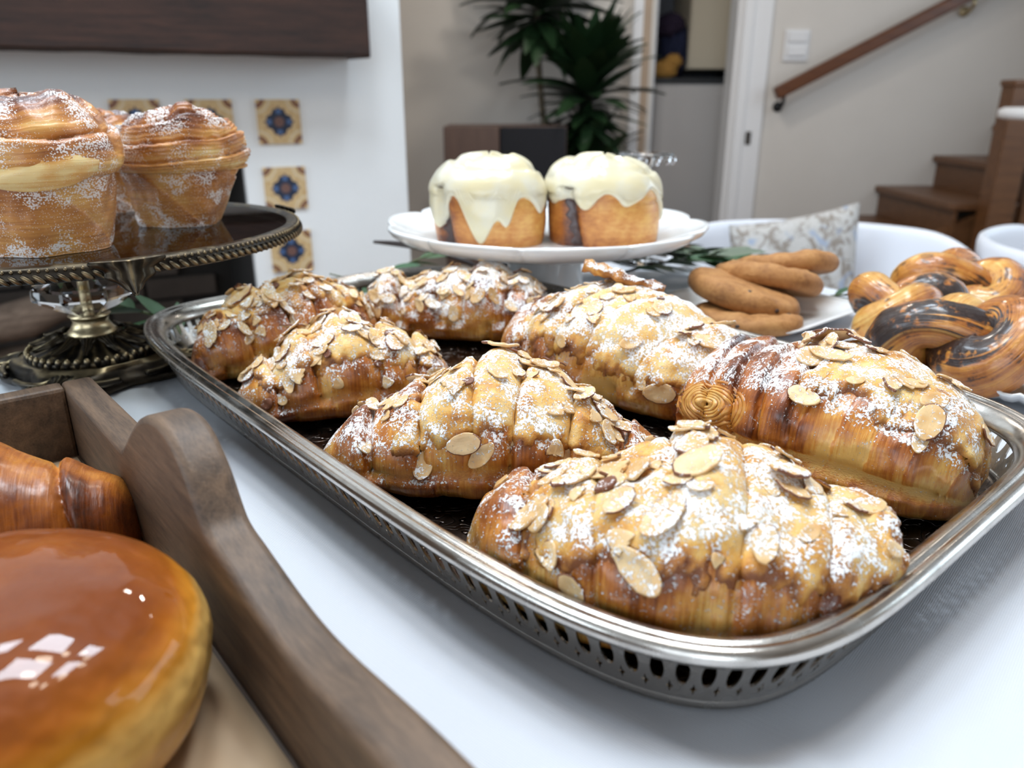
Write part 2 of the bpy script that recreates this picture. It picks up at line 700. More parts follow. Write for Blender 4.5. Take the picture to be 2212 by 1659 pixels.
M['parchment'] = plain('tan_baking_paper', (0.48, 0.34, 0.21), 0.6, grain=0.08, gscale=50, bump=0.15)
M['chair'] = plain('white_chair_shell', (0.76, 0.76, 0.80), 0.45)
M['chairleg'] = wood_mat('chair_leg_wood', (0.2, 0.12, 0.06), (0.4, 0.26, 0.14), (0, 0, 1), 0.5, 8)
M['pillow'] = pillow_mat()
M['dracaena'] = leaf_mat('dracaena_leaf', (0.006, 0.018, 0.008), (0.022, 0.055, 0.018), 0.4)
M['cane'] = plain('plant_cane', (0.16, 0.13, 0.09), 0.8, bump=0.6, gscale=90, bdist=0.003)
M['pot'] = plain('dark_planter', (0.03, 0.03, 0.035), 0.5)
M['soil'] = plain('potting_soil', (0.03, 0.02, 0.014), 0.95, bump=0.8, gscale=120, bdist=0.006)
M['cabwood'] = wood_mat('walnut_cabinet', (0.062, 0.032, 0.022), (0.12, 0.067, 0.046), (0, 0, 1), 0.5, 5.0, 0.1)
M['blackcloth'] = plain('black_grille_cloth', (0.008, 0.008, 0.011), 0.9, bump=0.3, gscale=500)
M['appliance'] = plain('appliance_white_enamel', (0.50, 0.48, 0.47), 0.4)
M['cream'] = plain('cream_cupboard_paint', (0.62, 0.54, 0.41), 0.5)
M['dark'] = plain('dark_worktop', (0.012, 0.014, 0.017), 0.5)
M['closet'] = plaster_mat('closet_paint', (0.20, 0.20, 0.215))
M['purple'] = plain('dark_purple_cloth', (0.020, 0.010, 0.030), 0.9, bump=0.5, gscale=40, bdist=0.01)
M['navy'] = plain('navy_blue_cloth', (0.010, 0.014, 0.045), 0.9, bump=0.5, gscale=40, bdist=0.01)
M['yellow'] = plain('mustard_plush', (0.42, 0.22, 0.05), 0.9, grain=0.35, gscale=25, bump=0.5, bdist=0.006)
M['brassmetal'] = plain('brushed_brass', (0.50, 0.40, 0.24), 0.32, 1.0)
M['darkmetal'] = plain('dark_nickel', (0.12, 0.11, 0.10), 0.4, 1.0)
M['green'] = leaf_mat('foliage_green', (0.018, 0.060, 0.020), (0.055, 0.135, 0.050))
M['olive'] = leaf_mat('foliage_grey_green', (0.075, 0.105, 0.070), (0.16, 0.19, 0.13))
M['rust'] = leaf_mat('foliage_rust', (0.08, 0.03, 0.02), (0.14, 0.075, 0.045))
M['stem'] = plain('green_stem', (0.10, 0.12, 0.04), 0.6)
M['twig'] = plain('dark_brown_twig', (0.022, 0.010, 0.007), 0.5, bump=0.4, gscale=150)
M['switch'] = plain('switch_plastic', (0.74, 0.73, 0.73), 0.4)

# ------------------------------------------------------------------ the room
BW = 4.20                                   # back wall plane (y)
XL, XR, YR = -3.46, 3.40, -3.0


def structure(o):
    o['kind'] = 'structure'
    return o


structure(box('floor', (XL - .1, XR + .1, YR - .1, BW + 1.4, FLOOR - .1, FLOOR), M['floor']))
structure(box('ceiling', (XL - .1, XR + .1, YR - .1, BW + 1.4, CEIL, CEIL + .1), M['ceil']))

# back wall with a doorway into the utility closet
DX0, DX1, DTOP = 0.69, 1.125, 1.25
V, F = merge([(boxv(-1.45, DX0, BW, BW + .12, FLOOR, CEIL), BOXF), (boxv(DX1, XR + .1, BW, BW + .12, FLOOR, CEIL), BOXF),
              (boxv(DX0, DX1, BW, BW + .12, DTOP, CEIL), BOXF)])
structure(make('wall_back', V, F, M['paint'], smooth=False))


def wall_with_window(name, a, b, thick, w0, w1, z0, z1, m):
    """wall from a to b (xy), window between distances w0,w1 along it, sill z0, head z1"""
    a, b = Vector((*a, 0)), Vector((*b, 0))
    d = (b - a).normalized()
    n = Vector((d.y, -d.x, 0))
    L = (b - a).length

    def seg(s0, s1, q0, q1):
        P = []
        for q in (q0, q1):
            for s, k in ((s0, 0), (s1, 0), (s1, 1), (s0, 1)):
                p = a + d * s + n * thick * k
                P.append((p.x, p.y, q))
        return P, BOXF
    V, F = merge([seg(0, w0, FLOOR, CEIL), seg(w1, L, FLOOR, CEIL), seg(w0, w1, FLOOR, z0), seg(w0, w1, z1, CEIL)])
    wall = structure(make(name, V, F, m, smooth=False))
    return a, d, n


def window(name, a, d, n, w0, w1, z0, z1, cols):
    root = thing(name, None, None)
    root['kind'] = 'structure'

    def bar(nm, s0, s1, q0, q1, k0, k1, m):
        P = []
        for q in (q0, q1):
            for s, k in ((s0, k0), (s1, k0), (s1, k1), (s0, k1)):
                p = a + d * s + n * k
                P.append((p.x, p.y, q))
        return make(nm, P, BOXF, m, root, smooth=False)
    for s0, s1, q0, q1 in ((w0, w0 + .05, z0, z1), (w1 - .05, w1, z0, z1), (w0 + .05, w1 - .05, z0, z0 + .05), (w0 + .05, w1 - .05, z1 - .05, z1)):
        bar('frame', s0, s1, q0, q1, .03, .09, M['trim'])
    step = (w1 - w0) / cols
    for i in range(1, cols):
        bar('mullion', w0 + i * step - .02, w0 + i * step + .02, z0 + .05, z1 - .05, .04, .08, M['trim'])
    for i in range(cols):
        bar('pane', w0 + i * step + .03, w0 + (i + 1) * step - .03, z0 + .05, z1 - .05, .058, .062, M['glass'])
    return root


w = wall_with_window('wall_right', (XR, BW + .12), (XR, YR), -.12, .92, 4.0, 0.0, 1.55, M['paint'])
window('window_1', *w[:2], w[2] * -1, .92, 4.0, 0.0, 1.55, 3)
w = wall_with_window('wall_rear', (XR, YR), (XL, YR), -.12, 2.4, 5.2, 0.0, 1.55, M['paint'])
window('window_2', *w[:2], w[2] * -1, 2.4, 5.2, 0.0, 1.55, 3)
w = wall_with_window('wall_left', (XL, YR), (XL, 0.70), -.12, 0.65, 3.35, 0.0, 1.55, M['paint'])
window('window_3', *w[:2], w[2] * -1, 0.65, 3.35, 0.0, 1.55, 3)

# fireplace wall: runs through (-.6, 2.1) along d26; local x along the wall, local y into the wall
FA = math.atan2(.447, .894)
FW = Matrix.Translation((-.6, 2.1, 0)) @ Matrix.Rotation(FA, 4, 'Z')
wallf = thing('wall_fireplace', None, None)
wallf['kind'] = 'structure'
wallf.matrix_world = FW
T0, T1 = -3.25, 0.339
OX0, OX1, OZ0, OZ1 = -1.55, -0.098, -0.62, 0.045        # firebox opening
V, F = merge([(boxv(T0, OX0, 0, .5, FLOOR, CEIL), BOXF), (boxv(OX1, T1, 0, .5, FLOOR, CEIL), BOXF),
              (boxv(OX0, OX1, 0, .5, OZ1, CEIL), BOXF), (boxv(OX0, OX1, 0, .5, FLOOR, OZ0), BOXF)])
make('plaster_face', V, F, M['plaster'], wallf, smooth=False)
box('wall_return', (T1 - .12, T1, .5, 2.35, FLOOR, CEIL), M['paint'], wallf)
# firebox lining, open to the room
V, F = merge([(boxv(OX0, OX1, .5, .54, OZ0, OZ1 + .1), BOXF), (boxv(OX0 - .03, OX0 + .004, .03, .5, OZ0, OZ1), BOXF),
              (boxv(OX1 - .004, OX1 + .03, .03, .5, OZ0, OZ1), BOXF), (boxv(OX0, OX1, .03, .5, OZ1 - .004, OZ1 + .03), BOXF),
              (boxv(OX0, OX1, .0, .5, OZ0 - .01, OZ0 + .004), BOXF)])
make('firebox_lining', V, F, M['mortar'], wallf, smooth=False)
bk = box('brick', (0, .205, 0, .02, 0, .064), M['soot'], wallf, .004, 1)
bk.location = (OX0 + .01, .475, OZ0 + .01)
for r in range(9):
    for c in range(7):
        if r == 0 and c == 0:
            continue
        x = OX0 + .01 + c * .214 - (.107 if r % 2 else 0)
        if x < OX0 or x + .205 > OX1:
            continue
        link_copy(bk, wallf, (x, .475 + .003 * random.Random(r * 9 + c).random(), OZ0 + .01 + r * .073))
# painted tiles, each its own piece
TS, TP = 0.108, 0.166


def tile(x, z):
    V = [(-TS / 2, -.008, -TS / 2), (TS / 2, -.008, -TS / 2), (TS / 2, -.008, TS / 2), (-TS / 2, -.008, TS / 2),
         (-TS / 2, .004, -TS / 2), (TS / 2, .004, -TS / 2), (TS / 2, .004, TS / 2), (-TS / 2, .004, TS / 2)]
    F = [(0, 1, 2, 3), (1, 0, 4, 5), (2, 1, 5, 6), (3, 2, 6, 7), (0, 3, 7, 4)]
    uv = [(0, 0), (1, 0), (1, 1), (0, 1)] * 2
    return make('tile', V, F, M['tile'], wallf, smooth=False, uv=uv, loc=(x, 0, z))


t0 = tile(0.0, .146)
for i in range(1, 11):
    link_copy(t0, wallf, (-TP * i, 0, .146))
for j in range(1, 5):
    link_copy(t0, wallf, (0, 0, .146 - TP * j))
    link_copy(t0, wallf, (-TP * 10, 0, .146 - TP * j))

mant = thing('mantel_beam', 'thick dark brown rough wooden mantel beam on the white fireplace wall', 'mantel', FW @ Vector((-.9, -.10, .30)), FA)
V, F = [], []
nx = 60
prof = [(-.10, .0), (-.096, -.004), (.1, 0.0), (.1, .26), (-.096, .264), (-.10, .26)]
for i in range(nx):
    x = -1.2 + (1.2 + .905 + .187) * i / (nx - 1) - 0.0
    for (y, z) in prof:
        e = nz(x * 9, y * 20, z * 20) * .004
        V.append((x, y + (e if y < 0 else 0), z + (e if z < .1 else 0)))
F = grid_faces(nx, 6)
F += [tuple(range(5, -1, -1)), tuple((nx - 1) * 6 + j for j in range(6))]
bevel(make('beam', V, F, M['mantel'], mant, smooth=False), .004, 2)

# logs in the firebox
for i, (x, y, z, rz, ry, L, r, lab) in enumerate([
        (-.86, .165, OZ0 + .112, .0, .0, .62, .055, 'thick split log lying lowest on the fireplace grate'),
        (-.90, .31, OZ0 + .117, .0, .0, .60, .060, 'log at the rear of the fireplace grate'),
        (-.82, .24, OZ0 + .245, .15, -.16, .58, .050, 'tilted log lying on top of the other firewood')]):
    g = thing('firewood_log', lab, 'log', FW @ Vector((x, y, z)), FA + rz, 'logs in the fireplace')
    pts = [(-L / 2 + L * k / 8, .012 * math.sin(k * 1.3 + i), .01 * math.cos(k * 1.7) - math.tan(ry) * (-L / 2 + L * k / 8)) for k in range(9)]
    v, f, _ = tube_mesh(pts, [r * (1 + .1 * math.sin(k * 2.1 + i)) for k in range(9)], 12)
    make('bark', v, f, M['log'], g)
gr = thing('fire_grate', 'black iron grate under the logs in the dark fireplace', 'grate', FW @ Vector((-.86, .24, OZ0)), FA)
for k in range(5):
    v, f, _ = tube_mesh([(-.32 + .16 * k, -.16, .10), (-.32 + .16 * k, -.15, .045), (-.32 + .16 * k, .15, .045), (-.32 + .16 * k, .16, .1)], .009, 6)
    make('bar', v, f, M['iron'], gr)
for y in (-.1, .1):
    for x in (-.3, .3):
        box('foot', (x - .009, x + .009, y - .009, y + .009, .0045, .04), M['iron'], gr)
    box('rail', (-.33, .33, y - .007, y + .007, .031, .043), M['iron'], gr)

# doorway casing, closet behind it
dr = thing('door_1', None, None)
dr['kind'] = 'structure'
box('casing', (DX0 - .095, DX0 - .046, BW - .034, BW + .02, FLOOR, DTOP + .08), M['trim'], dr, .004)
box('casing', (DX0 - .046, DX0 - .004, BW - .020, BW + .02, FLOOR, DTOP + .08), M['tan'], dr, .004)
box('casing', (DX1 + .004, DX1 + .155, BW - .022, BW + .02, FLOOR, DTOP + .08), M['trim'], dr, .004)
box('casing', (DX1 + .012, DX1 + .06, BW - .036, BW - .02, FLOOR, DTOP + .08), M['trim'], dr, .004)
box('casing', (DX0 - .004, DX1 + .004, BW - .022, BW + .02, DTOP + .004, DTOP + .08), M['trim'], dr, .004)
box('jamb', (DX0 - .004, DX0 + .016, BW - .01, BW + .14, FLOOR, DTOP), M['paint'], dr)
box('jamb', (DX1 - .016, DX1 + .004, BW - .01, BW + .14, FLOOR, DTOP), M['trim'], dr)
sp = box('strike_plate', (DX1 + .075, DX1 + .105, BW - .027, BW - .0215, -.02, .045), M['darkmetal'], dr, .003)
# door leaf, swung open into the closet against its left side
lf = thing('door_2', None, None)
lf['kind'] = 'structure'
box('leaf', (DX0 + .018, DX0 + .055, BW + .145, BW + .62, FLOOR + .01, DTOP - .01), M['trim'], lf, .003)
for q in (-.45, .45):
    box('hinge', (DX0 + .017, DX0 + .03, BW + .138, BW + .15, q, q + .09), M['darkmetal'], lf)

V, F = merge([(boxv(DX0 - .12, DX0, BW + .12, BW + 1.3, FLOOR, CEIL), BOXF), (boxv(DX1 + .2, DX1 + .3, BW + .12, BW + 1.3, FLOOR, CEIL), BOXF),
              (boxv(DX0 - .12, DX1 + .3, BW + 1.2, BW + 1.3, FLOOR, CEIL), BOXF)])
structure(make('wall_closet', V, F, M['closet'], smooth=False))

ap = thing('washing_machine', 'pale grey-white appliance standing in the dark closet doorway', 'appliance', (1.05, BW + .55, FLOOR))
box('body', (-.26, .22, -.12, .5, .02, 1.085), M['appliance'], ap, .012)
box('front_panel', (-.25, .17, -.132, -.119, .09, 1.03), M['appliance'], ap, .01)
box('kick_plate', (-.25, .21, -.10, -.05, .0, .03), M['dark'], ap)
wt = tag(box('worktop', (.78, 1.30, BW + .415, BW + 1.19, .286, .312), M['dark'], None, .004), 'thin dark worktop lying on the pale closet appliance', 'worktop')
uc = thing('wall_cupboard', 'cream cupboard hanging over the dark worktop in the closet', 'cupboard', (1.135, BW + .60, .36))
box('body', (-.13, .185, .0, .5, 0, .9), M['cream'], uc, .004)
box('door', (-.126, .18, -.02, -.001, .004, .896), M['cream'], uc, .004)


def blob(name, c, r, m, parent=None, seed=0, amp=.25, fr=3.0, n=24):
    V = []
    for i in range(n):
        th = PI * i / (n - 1)
        for j in range(n * 2):
            ph = 2 * PI * j / (n * 2)
            d = Vector((math.sin(th) * math.cos(ph), math.sin(th) * math.sin(ph), math.cos(th)))
            k = 1 + amp * noise.noise(d * fr + Vector((seed * 7.1, 0, 0)))
            V.append((c[0] + d.x * r[0] * k, c[1] + d.y * r[1] * k, c[2] + max(d.z * k, -.9) * r[2]))
    return make(name, V, grid_faces(n, n * 2), m, parent)


b1 = thing('folded_cloth_bag', 'dark purple and navy cloth bag on the closet worktop', 'bag', (.935, BW + .62, .312))
blob('bag_body', (0, .06, .16), (.085, .10, .17), M['navy'], b1, 1)
blob('bag_flap', (-.035, .03, .28), (.085, .10, .07), M['purple'], b1, 2)
b2 = thing('plush_bundle', 'mustard yellow soft bundle lying in front of the dark bag', 'soft toy', (.86, BW + .50, .312))
blob('bundle', (0, 0, .045), (.07, .05, .05), M['yellow'], b2, 4, .4, 4)
blob('fold', (.05, .02, .085), (.045, .035, .04), M['yellow'], b2, 5, .4, 4)

# switch panel on the stair wall
sw = thing('switch_panel', 'white wall switch panel on the plain wall left of the handrail', 'switch', (1.415, BW, .455))
box('plate', (-.062, .062, -.012, 0, -.075, .068), M['switch'], sw, .003)
for z in (.012, -.052):
    box('rocker', (-.047, .047, -.022, -.011, z, z + .046), M['switch'], sw, .003)

# staircase going up to the right along the back wall
st = thing('staircase', 'dark stained oak staircase rising to the right along the back wall', 'staircase', (0, 0, FLOOR))
nos = [(1.086, -.685), (1.363, -.532), (1.64, -.379), (1.918, -.226), (2.195, -.073), (2.472, .080), (2.749, .233), (3.026, .386)]
YN = 3.44
for k, (x, z) in enumerate(nos):
    x1 = nos[k + 1][0] if k + 1 < len(nos) else XR - .01
    zb = nos[k - 1][1] - FLOOR if k else 0
    box('tread', (x, min(x1 + .03, XR - .004), YN, BW - .002, z - FLOOR - .032, z - FLOOR), M['stair'], st, .006)
    box('riser', (x + .028, x + .046, YN + .02, BW - .002, zb, z - FLOOR - .032), M['stair'], st)
V = [(1.13, YN + .03, 0), (3.38, YN + .03, 0), (3.38, YN + .03, 1.15)] + [(1.13, YN + .03, .083)]
V += [(v[0], v[1] + .03, v[2]) for v in V]
make('stringer', V, [(0, 1, 2, 3), (7, 6, 5, 4), (0, 4, 5, 1), (1, 5, 6, 2), (2, 6, 7, 3), (3, 7, 4, 0)], M['stair'], st, smooth=False)

nw = thing('newel_post', 'square brown wooden newel post at the near side of the stairs', 'post', (2.085, 3.39, FLOOR))
box('post', (-.055, .055, -.045, .045, 0, 1.05), M['stair'], nw, .004)
box('cap', (-.062, .062, -.052, .052, 1.05, 1.075), M['stair'], nw, .006)
bl = thing('stair_balustrade', 'dark wooden balusters under a sloping rail right of the newel post', 'balustrade', (2.085, 3.39, FLOOR))
for k in range(8):
    x = .12 + k * .125
    box('baluster', (x - .016, x + .016, -.016, .016, .12 + k * .068, .90 + k * .069), M['stair'], bl)
Mx = Matrix.Translation((.075, 0, .88)) @ Matrix.Rotation(-math.atan(.55), 4, 'Y')
box('top_rail', (0, 1.35, -.03, .03, 0, .06), M['rail'], bl, .01, 2, Mx)
Mx = Matrix.Translation((.075, 0, .10)) @ Matrix.Rotation(-math.atan(.55), 4, 'Y')
box('bottom_rail', (0, 1.35, -.02, .02, 0, .04), M['rail'], bl, .004, 1, Mx)

hr = thing('handrail', 'brown wooden handrail climbing the wall above the stairs', 'handrail', (1.33, BW - .085, .20))
sl = math.atan(.51)
Mx = Matrix.Rotation(-sl, 4, 'Y')
box('rail', (-.005, 2.1, -.024, .024, .0, .062), M['rail'], hr, .012, 3, Mx)
for s in (.03, 1.0, 1.75):
    p = Mx @ Vector((s, 0, 0))
    v, f, _ = tube_mesh([(p.x, 0, p.z + .006), (p.x, .004, p.z - .03), (p.x, .03, p.z - .05), (p.x, .083, p.z - .05)], .009, 8)
    b = make('bracket', v, f, M['brassmetal'] if s > .5 else M['iron'], hr)
    pl_ = lathe('rose', [(.026, 0), (.024, .008), (.01, .012)], M['brassmetal'] if s > .5 else M['iron'], b, 16)
    pl_.rotation_euler = (R(90), 0, 0)
    pl_.location = (p.x, .085, p.z - .05)

# skirting boards
structure(box('baseboard_back', (-1.2, DX0 - .1, BW - .015, BW, FLOOR, FLOOR + .12), M['trim']))
structure(box('baseboard_right', (XR - .015, XR, YR, 3.3, FLOOR, FLOOR + .12), M['trim']))

# cabinet with a dark front, potted dracaena behind it
cb = thing('media_cabinet', 'low walnut cabinet with a black front standing left of the plant', 'cabinet', (-.055, 3.55, FLOOR))
box('carcass', (-.235, .0, -.12, .22, .0, .893), M['cabwood'], cb, .003)
box('carcass', (.0, .29, -.06, .22, .0, .893), M['cabwood'], cb, .003)
box('front_grille', (.004, .286, -.085, -.059, .03, .889), M['blackcloth'], cb, .004)

pt = thing('potted_dracaena', 'tall dark green dracaena with two leafy heads against the back wall', 'plant', (.44, 3.80, FLOOR))
lathe('planter', [(.15, 0), (.19, .36), (.20, .38), (.18, .38), (.172, .33)], M['pot'], pt, 40)
lathe('soil', [(.174, .332), (.1, .34), (.01, .345)], M['soil'], pt, 32, cap=False)
HEADS = [((-.325, .0, 1.46), 96, .40), ((-.095, -.06, 1.05), 110, .36), ((-.10, -.02, .66), 60, .33)]
CANES = []
for (hx, hy, hz), n_, L_ in HEADS[:2]:
    v, f, _ = tube_mesh(catmull([(hx * .45, hy, .33), (hx * .8, hy, .7), (hx, hy, hz - .25), (hx, hy, hz)], 5), .014, 8)
    CANES.append(make('cane', v, f, M['cane'], pt))
rng = random.Random(11)
LV, LF = [], []
for i in range(9):
    t = i / 8
    wd = .021 * (math.sin(PI * min(1, t * .92 + .06)) ** .7) * (1 - .25 * t)
    for s_, dz in ((-1, .006), (0, 0), (1, .006)):
        LV.append((t, s_ * wd * 3.0, dz * 3 - .32 * t * t + .0))
for i in range(8):
    for j in range(2):
        a = i * 3 + j
        LF.append((a, a + 3, a + 4, a + 1))
leafs = [make('leaf', LV, LF, M['dracaena'], pt)]
LV2 = [(x, y, z * .35) for x, y, z in LV]
leafs.append(make('leaf', LV2, LF, M['dracaena'], pt))
LV3 = [(x, y, z * 1.7) for x, y, z in LV]
leafs.append(make('leaf', LV3, LF, M['dracaena'], pt))
first = [True, True, True]
for ih, ((hx, hy, hz), n_, L_) in enumerate(HEADS):
    for k in range(n_):
        q = rng.random()
        kind = 0 if q < .5 else (1 if q < .8 else 2)
        if first[kind]:
            o = leafs[kind]
            first[kind] = False
        else:
            o = link_copy(leafs[kind])
        o.parent = CANES[min(ih, 1)]
        t = (k + .5) / n_
        el = R(78 - 105 * t + rng.uniform(-8, 8))
        az = k * 2.39996 + rng.uniform(-.2, .2)
        L = L_ * rng.uniform(.75, 1.0) * (.7 + .3 * math.sin(PI * min(1, t + .15)))
        o.location = (hx + .012 * math.cos(az), hy + .012 * math.sin(az), hz + .10 - .28 * t)
        o.rotation_euler = (rng.uniform(-.3, .3), -el, az)
        o.scale = (L, L * 2.7, L)

# white tub chairs
def tub_chair(loc, rz, label):
    c = thing('tub_chair', label, 'chair', loc, rz, None)
    nu, nv = 41, 12
    V = []
    for i in range(nu):
        a = R(-128 + 256 * i / (nu - 1))          # 0 = back (+y)
        k = abs(a) / R(128)
        top = .745 - .11 * sst(.35, 1.0, k) - .08 * sst(.8, 1.0, k)
        for j in range(nv):
            t = j / (nv - 1)
            z = .40 + (top - .40) * t
            r = .255 + .045 * t ** .7
            V.append((r * 1.0 * math.sin(a), r * .95 * math.cos(a), z))
    o = make('shell', V, grid_faces(nu, nv, False, False), M['chair'], c)
    solid(o, .022, 0)
    subd(o, 1)
    lathe('seat', [(.25, .385), (.268, .40), (.268, .44), (.24, .46), (.02, .455)], M['chair'], c, 40)
    for sx in (-1, 1):
        for sy in (-1, 1):
            v, f, _ = tube_mesh([(sx * .16, sy * .15, .387), (sx * .23, sy * .22, 0)], [.018, .011], 10)
            make('leg', v, f, M['chairleg'], c)
    return c


ch = tub_chair((.610, 1.50, FLOOR), R(-14), 'white tub chair with a patterned pillow behind the cookie plate')
ch2 = tub_chair((1.205, 1.44, FLOOR), R(70), 'white tub chair cut off by the right edge of the picture')

pil = thing('throw_pillow', 'beige and grey printed throw pillow leaning in the white tub chair', 'pillow', (.612, 1.60, FLOOR + .45), R(-8))
n = 22
V, UVp = [], []
for s_ in (1, -1):
    for i in range(n):
        for j in range(n):
            x, y = i / (n - 1) * 2 - 1, j / (n - 1) * 2 - 1
            b = (max(0, (1 - x ** 4)) * max(0, (1 - y ** 4))) ** .5
            pin = 1 - .06 * (1 - x * x) * abs(y) ** 3 - .0
            piny = 1 - .06 * (1 - y * y) * abs(x) ** 3
            V.append((x * .134 * piny, -s_ * .055 * b, .165 + y * .165 * pin + .018 * x * (y > 0) * y))
            UVp.append((x * .5 + .5 + (s_ < 0), y * .5 + .5))
F = []
for q in range(2):
    for f in grid_faces(n, n, False, False):
        F.append(tuple(i + q * n * n for i in (f if q == 0 else f[::-1])))
po = make('cover', V, F, M['pillow'], pil, uv=UVp)
po.rotation_euler = (R(-12), R(-4), 0)
wd_ = po.modifiers.new('w', 'WELD')
wd_.merge_threshold = .0005

# bar table whose top edge enters at the right
bt = thing('bar_table', 'white round table top edge in front of the newel post at right', 'table', (1.83, 2.50, FLOOR))
lathe('table_top', [(.28, .94), (.30, .946), (.30, .968), (.285, .976)], M['trim'], bt, 56)
lathe('column', [(.2, 0), (.19, .02), (.04, .04), (.035, .9), (.08, .94)], M['trim'], bt, 32)

# ------------------------------------------------------------------ table and cloth
E1 = Vector((.7563, .6542, 0))              # along the far edge of the table
E2 = Vector((.6542, -.7563, 0))             # towards the near right
P0 = Vector((-.421, .604, 0))               # a point on the far left edge
S0, S1, Q0, Q1 = -1.05, .765, -.0, 1.15     # extent along E1, E2


def tb(s, q, z=0.0):
    p = P0 + E1 * s + E2 * q
    return (p.x, p.y, z)


TM = Matrix.Translation(P0) @ Matrix(((E1.x, -E2.x, 0, 0), (E1.y, -E2.y, 0, 0), (0, 0, 1, 0), (0, 0, 0, 1)))
tab = thing('dining_table', 'wooden table hidden under the white linen cloth', 'table', (0, 0, FLOOR))
Tl = Matrix.Translation((0, 0, -FLOOR)) @ TM
box('table_top', (S0 + .01, S1 - .01, -Q1 + .01, -.012, -.034, -.009), M['tablewood'], tab, 0, 2, Tl)
for s in (S0 + .1, S1 - .1):
    for q in (.1, Q1 - .1):
        box('leg', (s - .03, s + .03, -q - .03, -q + .03, FLOOR, -.034), M['tablewood'], tab, 0, 1, Tl)

# cloth: top sheet with soft wrinkles and a hanging skirt
ns, nq = 230, 230
V = []


CREASES = [(.030, .222, .074, .176, .0016, .0045), (.092, .200, .118, .150, .0018, .006), (-.002, .205, .014, .165, .0012, .006), (.150, .210, .160, .140, .0020, .007)]


def cloth_z(x, y):
    w = .0016 * nz(x, y, 0, 9) + .0009 * nz(x, y, 3, 24)
    # a few long soft creases
    for (ang, off, am, wd) in ((-62, .19, .0016, .012), (-35, -.02, .0012, .014), (40, .33, .0010, .016), (-50, .42, .0014, .012)):
        d = x * math.cos(R(ang)) + y * math.sin(R(ang)) - off + .012 * math.sin(7 * (x - y))
        w += am * math.exp(-(d / wd) ** 2)
    for (ax_, ay_, bx_, by_, am, wd) in CREASES:
        ux, uy = bx_ - ax_, by_ - ay_
        L2 = ux * ux + uy * uy
        t = ((x - ax_) * ux + (y - ay_) * uy) / L2
        px, py = x - ax_ - ux * t, y - ay_ - uy * t
        w += am * math.exp(-(px * px + py * py) / wd ** 2) * float(sst(-.25, .15, t) * (1 - sst(.9, 1.3, t)))
    return w - .0020 if y < .2 else min(.0, w - .0020)


ss = np.concatenate([[S0 - .012] * 4, np.linspace(S0, S1, ns), [S1 + .012] * 4])
qq = np.concatenate([[Q0 - .012] * 4, np.linspace(Q0, Q1, nq), [Q1 + .012] * 4])
drop = [-.34, -.2, -.06, -.012]
for i, s in enumerate(ss):
    for j, q in enumerate(qq):
        z = 0.0
        ei = drop[i] if i < 4 else (drop[len(ss) - 1 - i] if i >= len(ss) - 4 else 0)
        ej = drop[j] if j < 4 else (drop[len(qq) - 1 - j] if j >= len(qq) - 4 else 0)
        dz = min(ei, ej)
        fl = -dz * (.05 + .05 * math.sin(s * 26) + .05 * math.sin(q * 26))
        s2 = s + (0 if ei == 0 else (fl if i >= 4 else -fl))
        q2 = q + (0 if ej == 0 else (fl if j >= 4 else -fl))
        x, y, _ = tb(s2, q2)
        if dz == 0:
            z = cloth_z(x, y)
        V.append((x, y, z + dz))
cl = make('tablecloth', V, grid_faces(len(ss), len(qq), False, False), M['cloth'])
tag(cl, 'white woven linen cloth covering the whole table under the pastries', 'tablecloth')

# ------------------------------------------------------------------ the pierced silver tray
TC = Vector((-.0036, .4984, 0))
TA = R(-49.15)
TA_A, TA_B, TN = .2974, .1760, 5.2
NPATH = 1200


def se(a):
    c, s = math.cos(a), math.sin(a)
    return np.array((TA_A * math.copysign(abs(c) ** (2 / TN), c), TA_B * math.copysign(abs(s) ** (2 / TN), s)))


raw = np.array([se(a) for a in np.linspace(0, 2 * PI, 20001)])
cum = np.concatenate([[0], np.cumsum(np.linalg.norm(np.diff(raw, axis=0), axis=1))])
PERIM = cum[-1]


def path(k, n, d):
    """n points along the outline inset by d"""
    t = np.asarray(k, float) / n * PERIM
    t = np.mod(t, PERIM)
    x = np.interp(t, cum, raw[:, 0])
    y = np.interp(t, cum, raw[:, 1])
    e = .002
    x1, y1 = np.interp(np.mod(t + e, PERIM), cum, raw[:, 0]), np.interp(np.mod(t + e, PERIM), cum, raw[:, 1])
    x0, y0 = np.interp(np.mod(t - e, PERIM), cum, raw[:, 0]), np.interp(np.mod(t - e, PERIM), cum, raw[:, 1])
    tx, ty = x1 - x0, y1 - y0
    L = np.hypot(tx, ty)
    d = np.asarray(d, float)
    return x - ty / L * d, y + tx / L * d


tray = thing('serving_tray', 'large silver tray with a pierced gallery edge holding the almond croissants', 'tray', (TC.x, TC.y, 0), TA)


def strip(name, prof, m, n=420, closed=False):
    V = []
    for (d, z) in prof:
        x, y = path(np.arange(n), n, d)
        V += list(zip(x, y, [z] * n))
    k = len(prof)
    F = []
    for i in range(k if closed else k - 1):
        b = (i + 1) % k
        for j in range(n):
            F.append((i * n + j, i * n + (j + 1) % n, b * n + (j + 1) % n, b * n + j))
    return make(name, V, F, m, tray)


rim = [(.0045, .0300), (.0015, .0305), (.0, .0330), (.0008, .0362), (.0030, .0375), (.0055, .0366), (.0066, .0354), (.0074, .0360), (.0092, .0363),
       (.0118, .0350), (.0150, .0318), (.0166, .0280), (.0168, .0262), (.0150, .0262), (.0128, .0290), (.0090, .0318)]
strip('rim', rim, M['silver'], 520, True)
GH = ((.0052, .0312), (.0170, .0030))        # gallery top / bottom (inset, z)
CELLW = .0097
NC = int(round(PERIM / CELLW))
GL = math.hypot(GH[1][0] - GH[0][0], GH[1][1] - GH[0][1])


